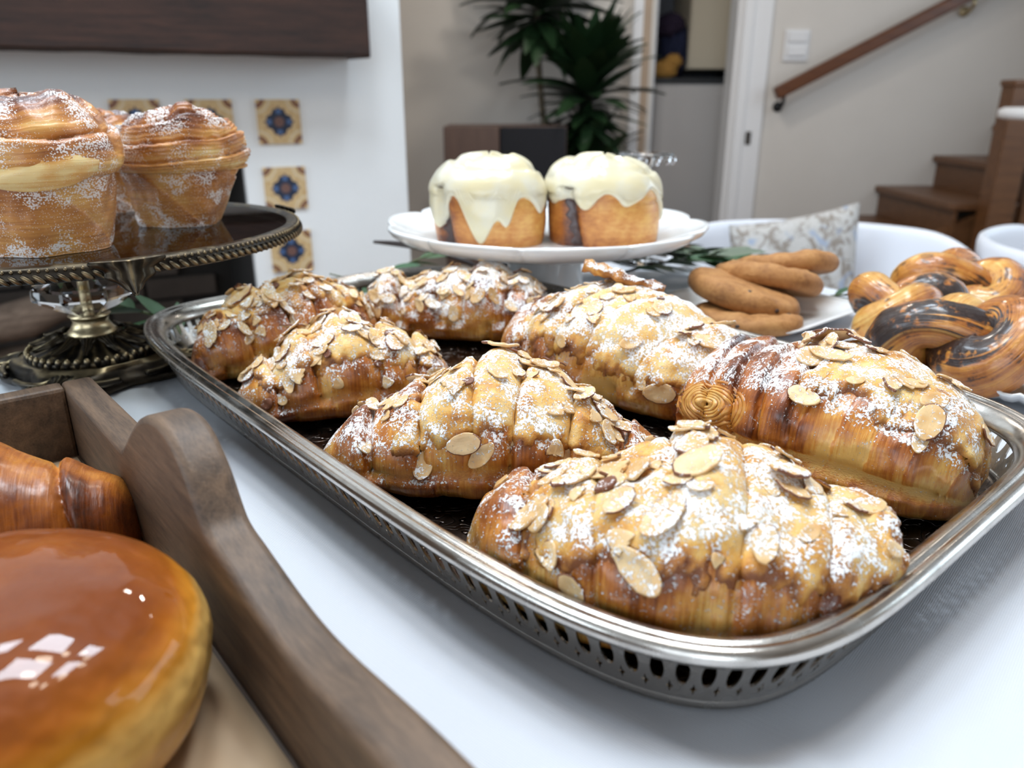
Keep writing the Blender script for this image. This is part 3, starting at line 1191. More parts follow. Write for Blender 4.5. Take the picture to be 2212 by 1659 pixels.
def cell():
    w = 1.0
    ov = [(.33 + .285 * math.sin(2 * PI * k / 16), .350 + .265 * math.cos(2 * PI * k / 16)) for k in range(16)]
    stx, sty = .825, .690
    sr = []
    for k in range(8):
        a = 2 * PI * k / 8
        r = 1.0 if k % 2 == 0 else .42
        sr.append((stx + .172 * r * math.sin(a), sty + .135 * r * math.cos(a)))
    outer = [(0, 0), (.5, 0), (w, 0), (w, .25), (w, .5), (w, .75), (w, 1), (.5, 1), (0, 1), (0, .75), (0, .5), (0, .25)]
    vs, es = [], []
    for loop in (outer, ov, sr):
        b = len(vs)
        vs += [Vector(p) for p in loop]
        es += [(b + i, b + (i + 1) % len(loop)) for i in range(len(loop))]
    r = delaunay_2d_cdt(vs, es, [], 1, 1e-5)

    def inside(p, loop):
        c = False
        for i in range(len(loop)):
            (x1, y1), (x2, y2) = loop[i], loop[i - 1]
            if (y1 > p[1]) != (y2 > p[1]) and p[0] < (x2 - x1) * (p[1] - y1) / (y2 - y1) + x1:
                c = not c
        return c
    P = [tuple(v) for v in r[0]]
    keep = []
    for f in r[2]:
        c = (sum(P[k][0] for k in f) / len(f), sum(P[k][1] for k in f) / len(f))
        if not inside(c, ov) and not inside(c, sr):
            keep.append(tuple(f))
    return P, keep


cv, cf = cell()
ca = np.array(cv)
V, F = [], []
for c in range(NC):
    tt = ca[:, 1]
    d = GH[0][0] + (GH[1][0] - GH[0][0]) * tt
    z = GH[0][1] + (GH[1][1] - GH[0][1]) * tt
    x, y = path(c + ca[:, 0], NC, d)
    b = len(V)
    V += list(zip(x, y, z))
    F += [tuple(i + b for i in f[::-1]) for f in cf]
ga = make('gallery', V, F, M['silver'], tray, smooth=False)
wd_ = ga.modifiers.new('w', 'WELD')
wd_.merge_threshold = .00006
solid(ga, .0009, 0)
strip('foot_band', [(.0158, .0045), (.0164, .0008), (.0180, .0006), (.0200, .0016), (.0215, .0045), (.019, .0062), (.0166, .0060)], M['silver'], 360, True)
n = 360
V, F = [], []
for k, (d, z) in enumerate(((.0190, .0060), (.0230, .0052), (.030, .0046), (.09, .0046))):
    x, y = path(np.arange(n), n, d)
    if d > .05:
        sc = .62
        x, y = path(np.arange(n), n, .02)
        x, y = x * sc, y * sc
    V += list(zip(x, y, [z] * n))
for i in range(3):
    for j in range(n):
        F.append((i * n + j, i * n + (j + 1) % n, (i + 1) * n + (j + 1) % n, (i + 1) * n + j))
F.append(tuple(3 * n + j for j in range(n)))
make('base_plate', V, F, M['silver_in'], tray)
for sx in (-1, 1):
    for sy in (-1, 1):
        lathe('pad', [(.006, 0.0), (.007, .0012), (.006, .0024)], M['glass'], tray, 16, loc=(sx * .235, sy * .128, 0.0))

# ------------------------------------------------------------------ almond slices (shared meshes)


def slice_mesh(name, a, b, th, cut=None, cup=.0012, skin='edge', seed=0):
    """tear-drop slice lying in xy; skin on part of the rim"""
    rr = random.Random(seed)
    n = 22
    out = []
    for k in range(n):
        t = 2 * PI * k / n
        r = 1 - .16 * math.cos(t) * (1 if math.cos(t) > 0 else .2)
        x, y = a * math.cos(t), b * math.sin(t) * r
        if cut is not None:
            x = max(x, cut * a + .0006 * math.sin(k * 2.3 + seed))
        out.append((x * (1 + rr.uniform(-.02, .02)), y * (1 + rr.uniform(-.03, .03))))

    def z(x, y):
        return cup * ((x / a) ** 2 + .6 * (y / b) ** 2) + .0003 * math.sin(x * 900 + seed)
    V = [(0, 0, z(0, 0) + th / 2)]
    rings = ((.55, th / 2), (.93, th / 2), (1.0, th * .25), (1.0, -th * .3), (.94, -th / 2))
    for s, dz in rings:
        V += [(x * s, y * s, z(x * s, y * s) + dz) for x, y in out]
    F, fm = [], []
    for k in range(n):
        F.append((0, 1 + k, 1 + (k + 1) % n))
        fm.append(0)
    for q in range(len(rings) - 1):
        for k in range(n):
            F.append((1 + q * n + k, 1 + (q + 1) * n + k, 1 + (q + 1) * n + (k + 1) % n, 1 + q * n + (k + 1) % n))
            t = (k + .5) / n
            sk = {'edge': .05 < t < .62, 'all': True, 'none': False, 'some': .1 < t < .3, 'face': True}[skin]
            fm.append(1 if (sk and q in (1, 2, 3)) and not (q == 1 and skin != 'face' and False) else 0)
    F.append(tuple(1 + (len(rings) - 1) * n + k for k in range(n - 1, -1, -1)))
    fm.append(0)
    if skin == 'face':
        fm = [1] * len(F)
    me = bpy.data.meshes.new(name)
    me.from_pydata(V, [], F)
    me.materials.append(M['almond'])
    me.materials.append(M['skin'])
    me.polygons.foreach_set('material_index', fm)
    me.polygons.foreach_set('use_smooth', [True] * len(F))
    me.update()
    return me


SL = [slice_mesh('almond_slice', .0098, .0062, .0013, None, .0013, 'edge', 1),
      slice_mesh('almond_slice', .0086, .0055, .0012, None, .0009, 'none', 2),
      slice_mesh('almond_slice', .0092, .0060, .0014, -.15, .0006, 'some', 3),
      slice_mesh('almond_slice', .0075, .0048, .0011, .0, .0004, 'none', 4),
      slice_mesh('almond_slice', .0104, .0052, .0012, None, .0018, 'some', 5),
      slice_mesh('almond_slice', .0050, .0042, .0018, None, .0002, 'face', 6),
      slice_mesh('almond_slice', .0090, .0065, .0013, .12, .0007, 'edge', 7)]
SLW = [.26, .22, .16, .12, .14, .03, .07]

# ------------------------------------------------------------------ croissant builder


def interp_keys(keys, u):
    k = np.array(keys, float)
    out = []
    # smooth (monotone-ish) interpolation through keys
    for c in range(1, k.shape[1]):
        i = np.clip(np.searchsorted(k[:, 0], u) - 1, 0, len(k) - 2)
        t = (u - k[i, 0]) / (k[i + 1, 0] - k[i, 0])
        t = t * t * (3 - 2 * t) * .6 + t * .4
        out.append(k[i, c] * (1 - t) + k[i + 1, c] * t)
    return out


class Pastry:
    """lofted pastry: spine in the xy plane, keys = (u, half width, height, side shift)"""

    def __init__(s, P0, P1, keys, bend=0.0, nseg=6, amp=.004, skew=.35, nu=170, nv=96, seed=0, seam=None, zlow=.40, rough=1.0, cap=.055, upper=2.3, segoff=0.0, dustk=1.0, zbase=0.0, ampf=None, lean=0.0):
        s.seed = seed
        P0, P1 = np.array(P0, float), np.array(P1, float)
        s.org = (P0 + P1) / 2
        ax = P1 - P0
        s.L = np.linalg.norm(ax)
        ax = ax / s.L
        sd = np.array((ax[1], -ax[0]))                 # towards the viewer's side
        s.ax, s.sd = ax, sd
        uu = .5 - .5 * np.cos(np.linspace(0.0, PI, nu))
        uu = .35 * np.linspace(0, 1, nu) + .65 * uu
        s.uu = uu
        s.nu, s.nv = nu, nv
        w, h, sh = interp_keys(keys, uu)
        e = np.minimum(uu, 1 - uu)
        cp = np.where(e < cap, np.sqrt(np.clip(1 - (1 - e / cap) ** 2, 0.0, 1)), 1.0)
        cp = .10 + .90 * cp
        w, h = w * cp, .008 + (h - .008) * cp
        V = np.zeros((nu, nv, 3))
        dark = np.zeros((nu, nv))
        for i in range(nu):
            u = uu[i]
            c = P0 + ax * (s.L * u) - sd * (bend * 4 * u * (1 - u)) + sd * sh[i] - s.org
            for j in range(nv):
                v = j / nv
                a = 2 * PI * v
                ca, sa = math.cos(a), math.sin(a)
                y = w[i] * math.copysign(abs(ca) ** (2 / upper if sa > 0 else 2 / 3.2), ca)
                zc = zlow * h[i]
                if sa > 0:
                    z = zc + (h[i] - zc) * abs(sa) ** (2 / upper * 1.1)
                else:
                    z = zc - zc * abs(sa) ** (2 / 3.4)
                # wrap ridges: each turn of dough steps up towards the middle
                f = (u * nseg + skew * (v - .25) * 2 * (1 if u < .5 else -1) + segoff) % 1.0
                q = f if u < .5 else 1 - f
                step = (q ** .55 - .55) * (1 if sa > -.2 else .3)
                crease = math.exp(-((min(f, 1 - f)) / .07) ** 2)
                dk = .30 * q + .25 * max(0, sa) - .22 * crease * 0 + .10
                if sa < -.1:
                    dk -= .06
                k = 1.0
                if seam is not None:
                    zs = (z / max(h[i], 1e-4) - seam)
                    front = max(0.0, ca)
                    g = math.exp(-(zs / .035) ** 2)
                    if zs < 0:
                        y += .0035 * front * min(1, e[i] * 14)
                        dk += .26 * front
                        step, crease = step * .3, crease * .25
                    k -= .09 * g * (abs(ca) ** .5) * min(1, e[i] * 14)
                    dk -= .30 * g * abs(ca)
                if ampf is not None:
                    step, crease = step * ampf(u), crease * ampf(u)
                k += amp / max(.012, w[i]) * (step - .8 * crease) * min(1, e[i] * 12)
                X = c + sd * (y * k)
                Z = max(0.0, z * (k if sa > 0 else 1))
                if lean and u > .75:
                    X = X + ax * (Z - .016) * lean * float(sst(.75, 1.0, u))
                V[i, j] = (X[0], X[1], Z)
                dark[i, j] = dk
        # organic lumps
        for i in range(nu):
            for j in range(nv):
                x, y, z = V[i, j]
                n1 = noise.noise(Vector((x * 26 + seed * 3.1, y * 26, z * 26)))
                n2 = noise.noise(Vector((x * 80, y * 80 + seed * 1.7, z * 80)))
                n3 = noise.noise(Vector((x * 210, y * 210, z * 210 + seed)))
                k = rough * (n1 * .0042 + n2 * .0016 + n3 * .0006)
                cx = V[i, :, 0].mean() if False else 0
                a = 2 * PI * j / nv
                d = sd * math.cos(a)
                V[i, j, 0] += d[0] * k
                V[i, j, 1] += d[1] * k
                if z > .004:
                    V[i, j, 2] = max(.0, z + max(-.2, math.sin(a)) * k)
                dark[i, j] += .45 * n1 + .25 * n2
        V[:, :, 2] += zbase
        s.V, s.dark = V, dark
        # normals by finite differences
        du = np.gradient(V, axis=0)
        dv = np.roll(V, -1, axis=1) - np.roll(V, 1, axis=1)
        N = np.cross(dv, du)
        L = np.linalg.norm(N, axis=2, keepdims=True)
        N = N / np.maximum(L, 1e-9)
        cen = V.mean(axis=1, keepdims=True)
        if (N * (V - cen)).sum() < 0:
            N = -N
        s.N = N
        per = np.concatenate([[0], np.cumsum(np.linalg.norm(np.diff(V[nu // 2], axis=0), axis=1))])
        s.UV = np.stack(np.broadcast_arrays((uu * s.L)[:, None], per[None, :]), axis=2)

    def build(s, name, root, m, dust, pname='crust'):
        nu, nv = s.nu, s.nv
        V = s.V.reshape(-1, 3)
        F = grid_faces(nu, nv)
        F += [tuple(range(nv)), tuple((nu - 1) * nv + j for j in range(nv - 1, -1, -1))]
        d = np.array([[dust(s.uu[i], j / nv) for j in range(nv)] for i in range(nu)])
        s.dust = d
        s.root = root
        return make(pname, V, F, m, root, uv=s.UV.reshape(-1, 2), attrs=dict(dark=s.dark.ravel(), dust=d.ravel()))

    def topping(s, mask, thick=.0026, dust=1.0):
        """ragged layer of almond cream lying over the crust"""
        nu, nv = s.nu, s.nv
        T = np.zeros((nu, nv))
        for i in range(nu):
            for j in range(nv):
                x, y, z = s.V[i, j]
                v = j / nv
                m_ = mask(s.uu[i], v)
                if m_ > -1:
                    m_ += .50 * noise.noise(Vector((x * 70 + s.seed, y * 70, z * 70))) + .40 * noise.noise(Vector((x * 170, y * 170, z * 170 + s.seed))) + .25 * noise.noise(Vector((x * 420, y * 420, z * 420)))
                T[i, j] = m_
        off = -.0014 + (thick + .0014) * sst(-.12, .42, T)
        off = off + np.where(T > .2, np.array([[.0016 * noise.noise(Vector(tuple(s.V[i, j] * 48))) for j in range(nv)] for i in range(nu)]), 0)
        lump = np.array([[noise.noise(Vector(tuple(s.V[i, j] * 150))) for j in range(nv)] for i in range(nu)])
        off = off + np.where(T > .1, lump * .0011, 0)
        P = s.V + s.N * off[:, :, None]
        s.T, s.topV = T, P
        keep = T > -.22
        idx = -np.ones((nu, nv), int)
        F0 = [f for f in grid_faces(nu, nv) if all(keep[i // nv, i % nv] for i in f)]
        used = sorted({i for f in F0 for i in f})
        mp = {o: k for k, o in enumerate(used)}
        Pf = P.reshape(-1, 3)
        edge = 1 - sst(-.1, .75, T)
        dk = edge * .75 + s.dark * .25
        dd = (s.dust * dust).ravel()
        make('almond_cream', [Pf[i] for i in used], [tuple(mp[i] for i in f) for f in F0], M['frangi'], s.root,
             uv=[s.UV.reshape(-1, 2)[i] for i in used], attrs=dict(dark=dk.ravel()[used], dust=dd[used]))

    def almonds(s, n, urange, vrange, seed, mind=.0046, tilt=.22, prefer=None, fixed=()):
        rr = random.Random(seed)
        nu, nv = s.nu, s.nv
        placed = []
        P = getattr(s, 'topV', s.V)
        T = getattr(s, 'T', None)

        def put(u, v, kind, spin, sc, tl):
            i = int(np.clip(np.searchsorted(s.uu, u), 2, nu - 3))
            j = int(v * nv) % nv
            base = P[i, j] if (T is not None and T[i, j] > 0) else s.V[i, j]
            nrm = Vector(s.N[max(0, i - 3):i + 4, [(j - 3) % nv, j, (j + 3) % nv]].reshape(-1, 3).mean(axis=0)).normalized()
            q = nrm.to_track_quat('Z', 'Y').to_matrix()
            rot = q @ Matrix.Rotation(spin, 3, 'Z') @ Matrix.Rotation(tl[0], 3, 'X') @ Matrix.Rotation(tl[1], 3, 'Y')
            lift = .0005 + .0052 * sc * (abs(math.sin(tl[0])) + abs(math.sin(tl[1]))) * .6
            o = bpy.data.objects.new('almond_slice', SL[kind])
            COL.objects.link(o)
            o.parent = s.root
            o.location = Vector(base) + nrm * lift
            o.rotation_euler = rot.to_euler()
            o.scale = (sc, sc, sc)
            placed.append(np.array(o.location))
        for f in fixed:
            put(*f)
        tries = 0
        while len(placed) < n and tries < n * 40:
            tries += 1
            u = rr.uniform(*urange)
            v = rr.gauss(.23, .11)
            if not (vrange[0] < v < vrange[1]):
                continue
            if prefer is not None and rr.random() > prefer(u, v):
                continue
            i = int(np.clip(np.searchsorted(s.uu, u), 2, nu - 3))
            p = s.V[i, int(v * nv) % nv]
            if placed and min(np.linalg.norm(p - q) for q in placed) < mind:
                continue
            put(u, v, rr.choices(range(len(SL)), SLW)[0], rr.uniform(0, 2 * PI), rr.choice((.58, .68, .75, .82, .9, 1.08)), (rr.gauss(0, tilt * .5), rr.gauss(0, tilt * .5)))


TZ = .0050          # croissants sit on the tray plate


def croissant(label, P0, P1, keys, mask, dust, seed, nal, urange=(.08, .92), vrange=(.02, .50), group='almond croissants on the silver tray', fixed=(), prefer=None, tdust=1.0, thick=.0020, **kw):
    p = Pastry(P0, P1, keys, seed=seed, **kw)
    root = thing('almond_croissant', label, 'croissant', (p.org[0], p.org[1], TZ), 0, group)
    p.build('almond_croissant', root, M['crust'], dust)
    if mask is not None:
        p.topping(mask, thick, tdust)
    p.almonds(nal, urange, vrange, seed * 13 + 5, fixed=fixed, prefer=prefer)
    return p


def band(u, v, u0, u1, v0, v1, soft=.10):
    """soft box mask in (u, v)"""
    a = min((u - u0), (u1 - u)) / soft
    b = min((v - v0), (v1 - v)) / .08
    return max(-1.5, min(1.0, a, b))


# front croissant
croissant('front almond croissant nearest the camera with a thick brown-skinned slice on its left side',
          (-.020, .2985), (.1475, .2655),
          [(0, .016, .030, .0), (.12, .034, .044, .0), (.35, .048, .056, .0), (.6, .052, .065, .0), (.75, .047, .056, .0), (.9, .034, .044, 0), (1, .020, .034, 0)],
          lambda u, v: band(u, v, .16, .97, .06, .47), lambda u, v: 1.05, 1, 52, bend=-.012, nseg=6, amp=.0026, rough=1.45, lean=.55)
# middle croissant
croissant('middle almond croissant with one large bare cream slice standing on its front',
          (-.104, .377), (.088, .364),
          [(0, .011, .024, .0), (.14, .030, .038, .0), (.30, .043, .050, .0), (.47, .052, .064, .0), (.65, .044, .053, .0), (.84, .030, .036, 0), (1, .015, .020, 0)],
          lambda u, v: band(u, v, .24, .84, .06, .48), lambda u, v: 1.1, 2, 66, bend=.020, nseg=7, amp=.0055, seam=.36)
# left-centre croissant, second along the left side of the tray
croissant('almond croissant against the left rim between the back-left and the middle ones',
          (-.179, .463), (-.042, .508),
          [(0, .011, .022, .0), (.15, .028, .034, .0), (.35, .040, .048, .0), (.5, .044, .058, .0), (.7, .040, .050, .0), (.87, .030, .038, 0), (1, .02, .026, 0)],
          lambda u, v: band(u, v, .10, .95, .08, .48), lambda u, v: 1.0, 3, 74, bend=.010, nseg=6, amp=.005, seam=.36)
# back-left corner
croissant('almond croissant in the back left corner of the tray, dense with toasted slices',
          (-.233, .536), (-.120, .634),
          [(0, .014, .026, .0), (.15, .032, .044, .0), (.4, .044, .056, .0), (.6, .046, .063, .0), (.8, .040, .050, 0), (1, .024, .032, 0)],
          lambda u, v: band(u, v, .12, .98, .12, .50), lambda u, v: .75, 4, 100, bend=.004, nseg=5, amp=.005)
# back centre
croissant('almond croissant farthest back on the tray below the white cake stand',
          (-.132, .668), (.035, .652),
          [(0, .026, .036, .0), (.14, .036, .050, .0), (.26, .036, .043, .0), (.5, .044, .055, .0), (.66, .048, .060, 0), (.85, .038, .050, 0), (1, .024, .032, 0)],
          lambda u, v: band(u, v, .02, .99, .12, .50), lambda u, v: 1.8, 5, 84, bend=.004, nseg=5, amp=.006)
# right of centre, broad and heavily sugared
croissant('broad heavily sugared almond croissant behind the middle one, with a browned almond crisp on top',
          (.012, .594), (.142, .462),
          [(0, .034, .042, .0), (.15, .050, .054, .0), (.4, .059, .069, .0), (.65, .058, .066, .0), (.85, .048, .052, 0), (1, .030, .034, 0)],
          lambda u, v: band(u, v, .16, 1.05, .02, .52), lambda u, v: 1.25, 6, 48, bend=.0, nseg=5, amp=.0035)

# big folded pastry at the right: ridged left half, creamy right half, split along its front
pb = Pastry((.119, .446), (.232, .345), [(0, .040, .054, .0), (.15, .048, .062, .0), (.4, .054, .067, .0), (.65, .054, .064, .0), (.85, .046, .054, 0), (1, .028, .036, 0)],
            seed=7, bend=.0, nseg=9, amp=.0042, skew=.9, seam=.40, nu=190, upper=2.5, cap=.04, ampf=lambda u: 1.0 - .88 * float(sst(.42, .56, u)))
root = thing('almond_pastry', 'large folded almond pastry right of the tray centre with bare ridges on its left half', 'pastry', (pb.org[0], pb.org[1], TZ), 0, 'almond croissants on the silver tray')
pb.build('almond_pastry', root, M['crust'], lambda u, v: 1.25 if .10 < v < .5 else .35)
pb.topping(lambda u, v: band(u, v, .47, 1.02, .13, .50), .0026)
FX = [(.40, .27, 4, .3, 1.1, (.5, .2)), (.44, .22, 1, .1, 1.2, (.25, -.15)), (.36, .28, 2, 1.2, 1.0, (.7, .1)), (.46, .25, 4, -.3, 1.1, (.35, .3)), (.42, .30, 0, .6, 1.1, (.6, .3)),
      (.49, .23, 4, .2, 1.05, (.15, .1)), (.38, .31, 1, -.4, 1.1, (.4, -.4)), (.33, .30, 1, .2, 1.0, (.2, .5))]
pb.almonds(30, (.46, .97), (.10, .5), 91, fixed=FX)
# rolled, layered dough ends showing on its left front side


def on_surface(p, u, v):
    i = np.interp(u, p.uu, np.arange(p.nu))
    j = (v % 1) * p.nv
    i0, j0 = int(min(i, p.nu - 2)), int(j)
    a, b = i - i0, j - j0

    def lerp(A):
        j1 = (j0 + 1) % p.nv
        return (A[i0, j0 % p.nv] * (1 - b) + A[i0, j1] * b) * (1 - a) + (A[i0 + 1, j0 % p.nv] * (1 - b) + A[i0 + 1, j1] * b) * a
    return Vector(lerp(p.V)), Vector(lerp(p.N)).normalized()


PER = float(pb.UV[0, -1, 1])


def rolled_end(u, v, r1, turns, sink=.0):
    V, UVq, DK = [], [], []
    nt, nr = 320, 5
    for i in range(nt):
        t = i / (nt - 1)
        a = 2 * PI * turns * t + u * 9
        r = .0010 + r1 * t
        w = r1 / turns * .60
        for j in range(nr):
            b = PI * j / (nr - 1)
            rr = r + w * math.cos(b)
            wob = 1 + .08 * noise.noise(Vector((math.cos(a) * 1.2, math.sin(a) * 1.2, u * 9)))
            hh = .0010 * math.sin(b) - .0006 + .0022 * (1 - t) * (1 - sink) - sink * .004 * (1 - t) + .0010 * noise.noise(Vector((a * .7, r * 200, 0)))
            c, n_ = on_surface(pb, max(.004, u + rr * wob * math.cos(a) * 1.15 / pb.L), v + rr * wob * math.sin(a) * .90 / PER)
            V.append(c + n_ * hh)
            UVq.append((rr * 3, a * .001))
            DK.append(-.05 + .22 * t * t + .34 * (1 - math.sin(b)))
    make('rolled_end', V, grid_faces(nt, nr, False, False), M['crust'], root, uv=UVq, attrs=dict(dark=DK, dust=[.25] * len(V)))


rolled_end(.165, .050, .0195, 9.0)
rolled_end(.330, .985, .0120, 4.5, 1.0)

# browned almond crisp on the broad croissant
cr = [o for o in bpy.data.objects if o.get('label', '').startswith('broad heavily')][0]
V = []
n1, n2 = 34, 16
for i in range(n1):
    for j in range(n2):
        s_ = i / (n1 - 1) * 2 - 1
        a = 2 * PI * j / n2
        w = .0120 * (1 - abs(s_) ** 3) ** .5 + .001
        e = 1 + .5 * noise.noise(Vector((s_ * 4, math.cos(a) * 1.3, 7 + math.sin(a))))
        V.append((s_ * .031, w * math.cos(a) * e, .0042 * math.sin(a) * e + .003 * noise.noise(Vector((s_ * 5, math.cos(a), 1)))))
cs = make('almond_crisp', V, grid_faces(n1, n2), M['frangi'], cr, attrs=dict(dark=[.48] * len(V), dust=[1.2] * len(V)))
cs.location = (.004, .026, .0735)
cs.rotation_euler = (R(-12), R(14), R(-20))

# ------------------------------------------------------------------ antique cake stand (left)


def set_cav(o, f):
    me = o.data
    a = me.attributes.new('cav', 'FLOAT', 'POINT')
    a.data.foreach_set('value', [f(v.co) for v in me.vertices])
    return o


SC = (-.324, .575)
SZ, SR = .1110, .1605
cs_ = thing('antique_cake_stand', 'round glass cake stand with an ornate antique brass foot and cut crystal stem', 'cake stand', (SC[0], SC[1], 0), R(4))
lathe('glass_plate', [(.02, SZ - .004), (SR - .006, SZ - .004), (SR - .006, SZ - .0003), (.02, SZ - .0003)], M['glass'], cs_, 96, smooth=False)
rimo = lathe('plate_rim', [(SR - .0085, SZ - .0005), (SR - .006, SZ + .0014), (SR - .002, SZ + .001), (SR + .0012, SZ - .0012), (SR + .0010, SZ - .0026), (SR + .0026, SZ - .0045),
                           (SR + .0020, SZ - .0072), (SR - .001, SZ - .0086), (SR - .006, SZ - .0086), (SR - .0075, SZ - .005)], M['bronze'], cs_, 120, cap=False)
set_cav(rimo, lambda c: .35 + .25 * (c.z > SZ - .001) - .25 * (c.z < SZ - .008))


def ellipsoid(c, r, rot, nu=6, nv=8):
    V, F = [], []
    for i in range(nu + 1):
        th = PI * i / nu
        for j in range(nv):
            ph = 2 * PI * j / nv
            p = Vector((r[0] * math.sin(th) * math.cos(ph), r[1] * math.sin(th) * math.sin(ph), r[2] * math.cos(th)))
            V.append(rot @ p + Vector(c))
    return V, [(i * nv + j, i * nv + (j + 1) % nv, (i + 1) * nv + (j + 1) % nv, (i + 1) * nv + j) for i in range(nu) for j in range(nv)]


parts = []
nb = 170
for k in range(nb):
    a = 2 * PI * k / nb
    rot = Matrix.Rotation(a, 3, 'Z') @ Matrix.Rotation(R(52), 3, 'X')
    parts.append(ellipsoid(((SR + .0022) * math.cos(a), (SR + .0022) * math.sin(a), SZ - .0052), (.0013, .0017, .0042), rot))
V, F = merge(parts)
o = make('rope_moulding', V, F, M['bronze'], cs_)
o['kind'] = 'stuff'
set_cav(o, lambda c: .25 + .6 * float(sst(SR + .0018, SR + .0036, math.hypot(c.x, c.y))))
parts = []
for k in range(230):
    a = 2 * PI * k / 230
    parts.append(ellipsoid(((SR + .0008) * math.cos(a), (SR + .0008) * math.sin(a), SZ - .0008), (.0011, .0012, .0013), Matrix.Rotation(a, 3, 'Z'), 4, 6))
V, F = merge(parts)
o = make('beaded_edge', V, F, M['bronze'], cs_)
o['kind'] = 'stuff'
set_cav(o, lambda c: .75)


def acanthus(name, w, h, m, parent, mat):
    """leaf boss with raised veins, hanging from y=0 down to -h, curling out in +z"""
    V, C = [], []
    nu, nv = 17, 21
    for i in range(nu):
        t = i / (nu - 1)
        hw = w * (1 - t ** 1.1) ** .8 + .0004
        hw *= 1 + .12 * math.sin(t * 15)
        for j in range(nv):
            s_ = j / (nv - 1) * 2 - 1
            vein = math.exp(-(s_ / .09) ** 2) + .7 * math.exp(-((abs(s_) - .38 - .1 * t) / .08) ** 2) + .5 * math.exp(-((abs(s_) - .75) / .09) ** 2)
            z = .0026 * (1 - s_ * s_) + .0012 * vein + .003 * t * t
            V.append(mat @ Vector((s_ * hw, -t * h + .0012 * abs(s_), z)))
            C.append(.35 + .5 * vein)
    o = make(name, V, grid_faces(nu, nv, False, False), m, parent, attrs=dict(cav=C))
    return solid(o, .0012, -1)


for k, deg in enumerate((-56, 34, 124, 214)):
    a = R(deg)
    m = Matrix.Translation(((SR + .0035) * math.cos(a), (SR + .0035) * math.sin(a), SZ + .0015)) @ Matrix.Rotation(a + PI / 2, 4, 'Z') @ Matrix.Rotation(R(80), 4, 'X')
    acanthus('leaf_boss', .0200, .0205, M['bronze'], cs_, m)
set_cav(lathe('plate_holder', [(.016, .0855), (.019, .0885), (.026, .098), (.05, .1025), (.05, SZ - .0042), (.005, SZ - .0042)], M['bronze'], cs_, 40), lambda c: .6)
# faceted crystal
V, F = [], []
prof = [(.0165, .0850), (.0370, .0705), (.0380, .0620), (.0125, .0465)]
nf = 8
for k, (r, z) in enumerate(prof):
    for j in range(nf):
        a = 2 * PI * (j + .5 * (0)) / nf
        V.append((r * math.cos(a), r * math.sin(a), z))
for k in range(3):
    for j in range(nf):
        F.append((k * nf + j, k * nf + (j + 1) % nf, (k + 1) * nf + (j + 1) % nf, (k + 1) * nf + j))
F += [tuple(range(nf - 1, -1, -1)), tuple(3 * nf + j for j in range(nf))]
o = make('crystal_knop', [v for v in V], [f[::-1] for f in F], M['crystal'], cs_, smooth=False)
bevel(o, .0012, 1)
core = [(.0085, .0790), (.0085, .0660), (.004, .0650)]
set_cav(lathe('stem_rod', [(.004, .0455), (.004, .0855)], M['brassmetal'], cs_, 16), lambda c: .8)
set_cav(lathe('neck', [(.0175, .0305), (.0180, .0325), (.0150, .0355), (.0122, .0405), (.0135, .0445), (.0150, .0456)], M['brassmetal'], cs_, 48), lambda c: .9)


def dome_mod(t, r, z, k):
    if .0205 < z < .0300:
        g = abs(math.sin(t * 12))
        return r + .0026 * (g - .5) * (1 if z < .028 else .5), z
    return r, z


o = lathe('gadroon_dome', [(.0475, .0160), (.0470, .0205), (.0420, .0212), (.0345, .0232), (.0270, .0262), (.0215, .0295), (.0180, .0310), (.010, .0312)], M['bronze'], cs_, 144, dome_mod)
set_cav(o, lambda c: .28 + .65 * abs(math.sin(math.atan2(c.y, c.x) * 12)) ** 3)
parts = []
for k in range(44):
    a = 2 * PI * k / 44
    parts.append(ellipsoid((.0462 * math.cos(a), .0462 * math.sin(a), .0200), (.0022, .0026, .0042), Matrix.Rotation(a, 3, 'Z'), 6, 8))
V, F = merge(parts)
o = make('crown_collar', V, F, M['bronze'], cs_)
o['kind'] = 'stuff'
set_cav(o, lambda c: .25 + 1.0 * float(sst(.020, .0238, c.z)))
for k in range(12):
    a = 2 * PI * (k + .5) / 12
    m = Matrix.Translation((.0225 * math.cos(a), .0225 * math.sin(a), .0310)) @ Matrix.Rotation(a + PI / 2, 4, 'Z') @ Matrix.Rotation(R(28), 4, 'X')
    acanthus('palmette', .0052, .0215, M['bronze'], cs_, m)


def base_mod(t, r, z, k):
    lob = abs(math.cos(2 * t)) ** 1.5
    if r > .05:
        return r * (.86 + .26 * lob), z - .004 * lob * (r > .06) * (z > .006)
    return r, z


o = lathe('lobed_base', [(.0640, .0005), (.0655, .0035), (.0610, .0072), (.0575, .0100), (.0560, .0128), (.0525, .0140), (.0500, .0162), (.0470, .0168), (.03, .017)], M['bronze'], cs_, 160, base_mod)
set_cav(o, lambda c: .30 + .6 * float(sst(.0125, .0142, c.z)) * float(1 - sst(.0165, .017, c.z)) + .4 * float(1 - sst(.001, .004, c.z)))
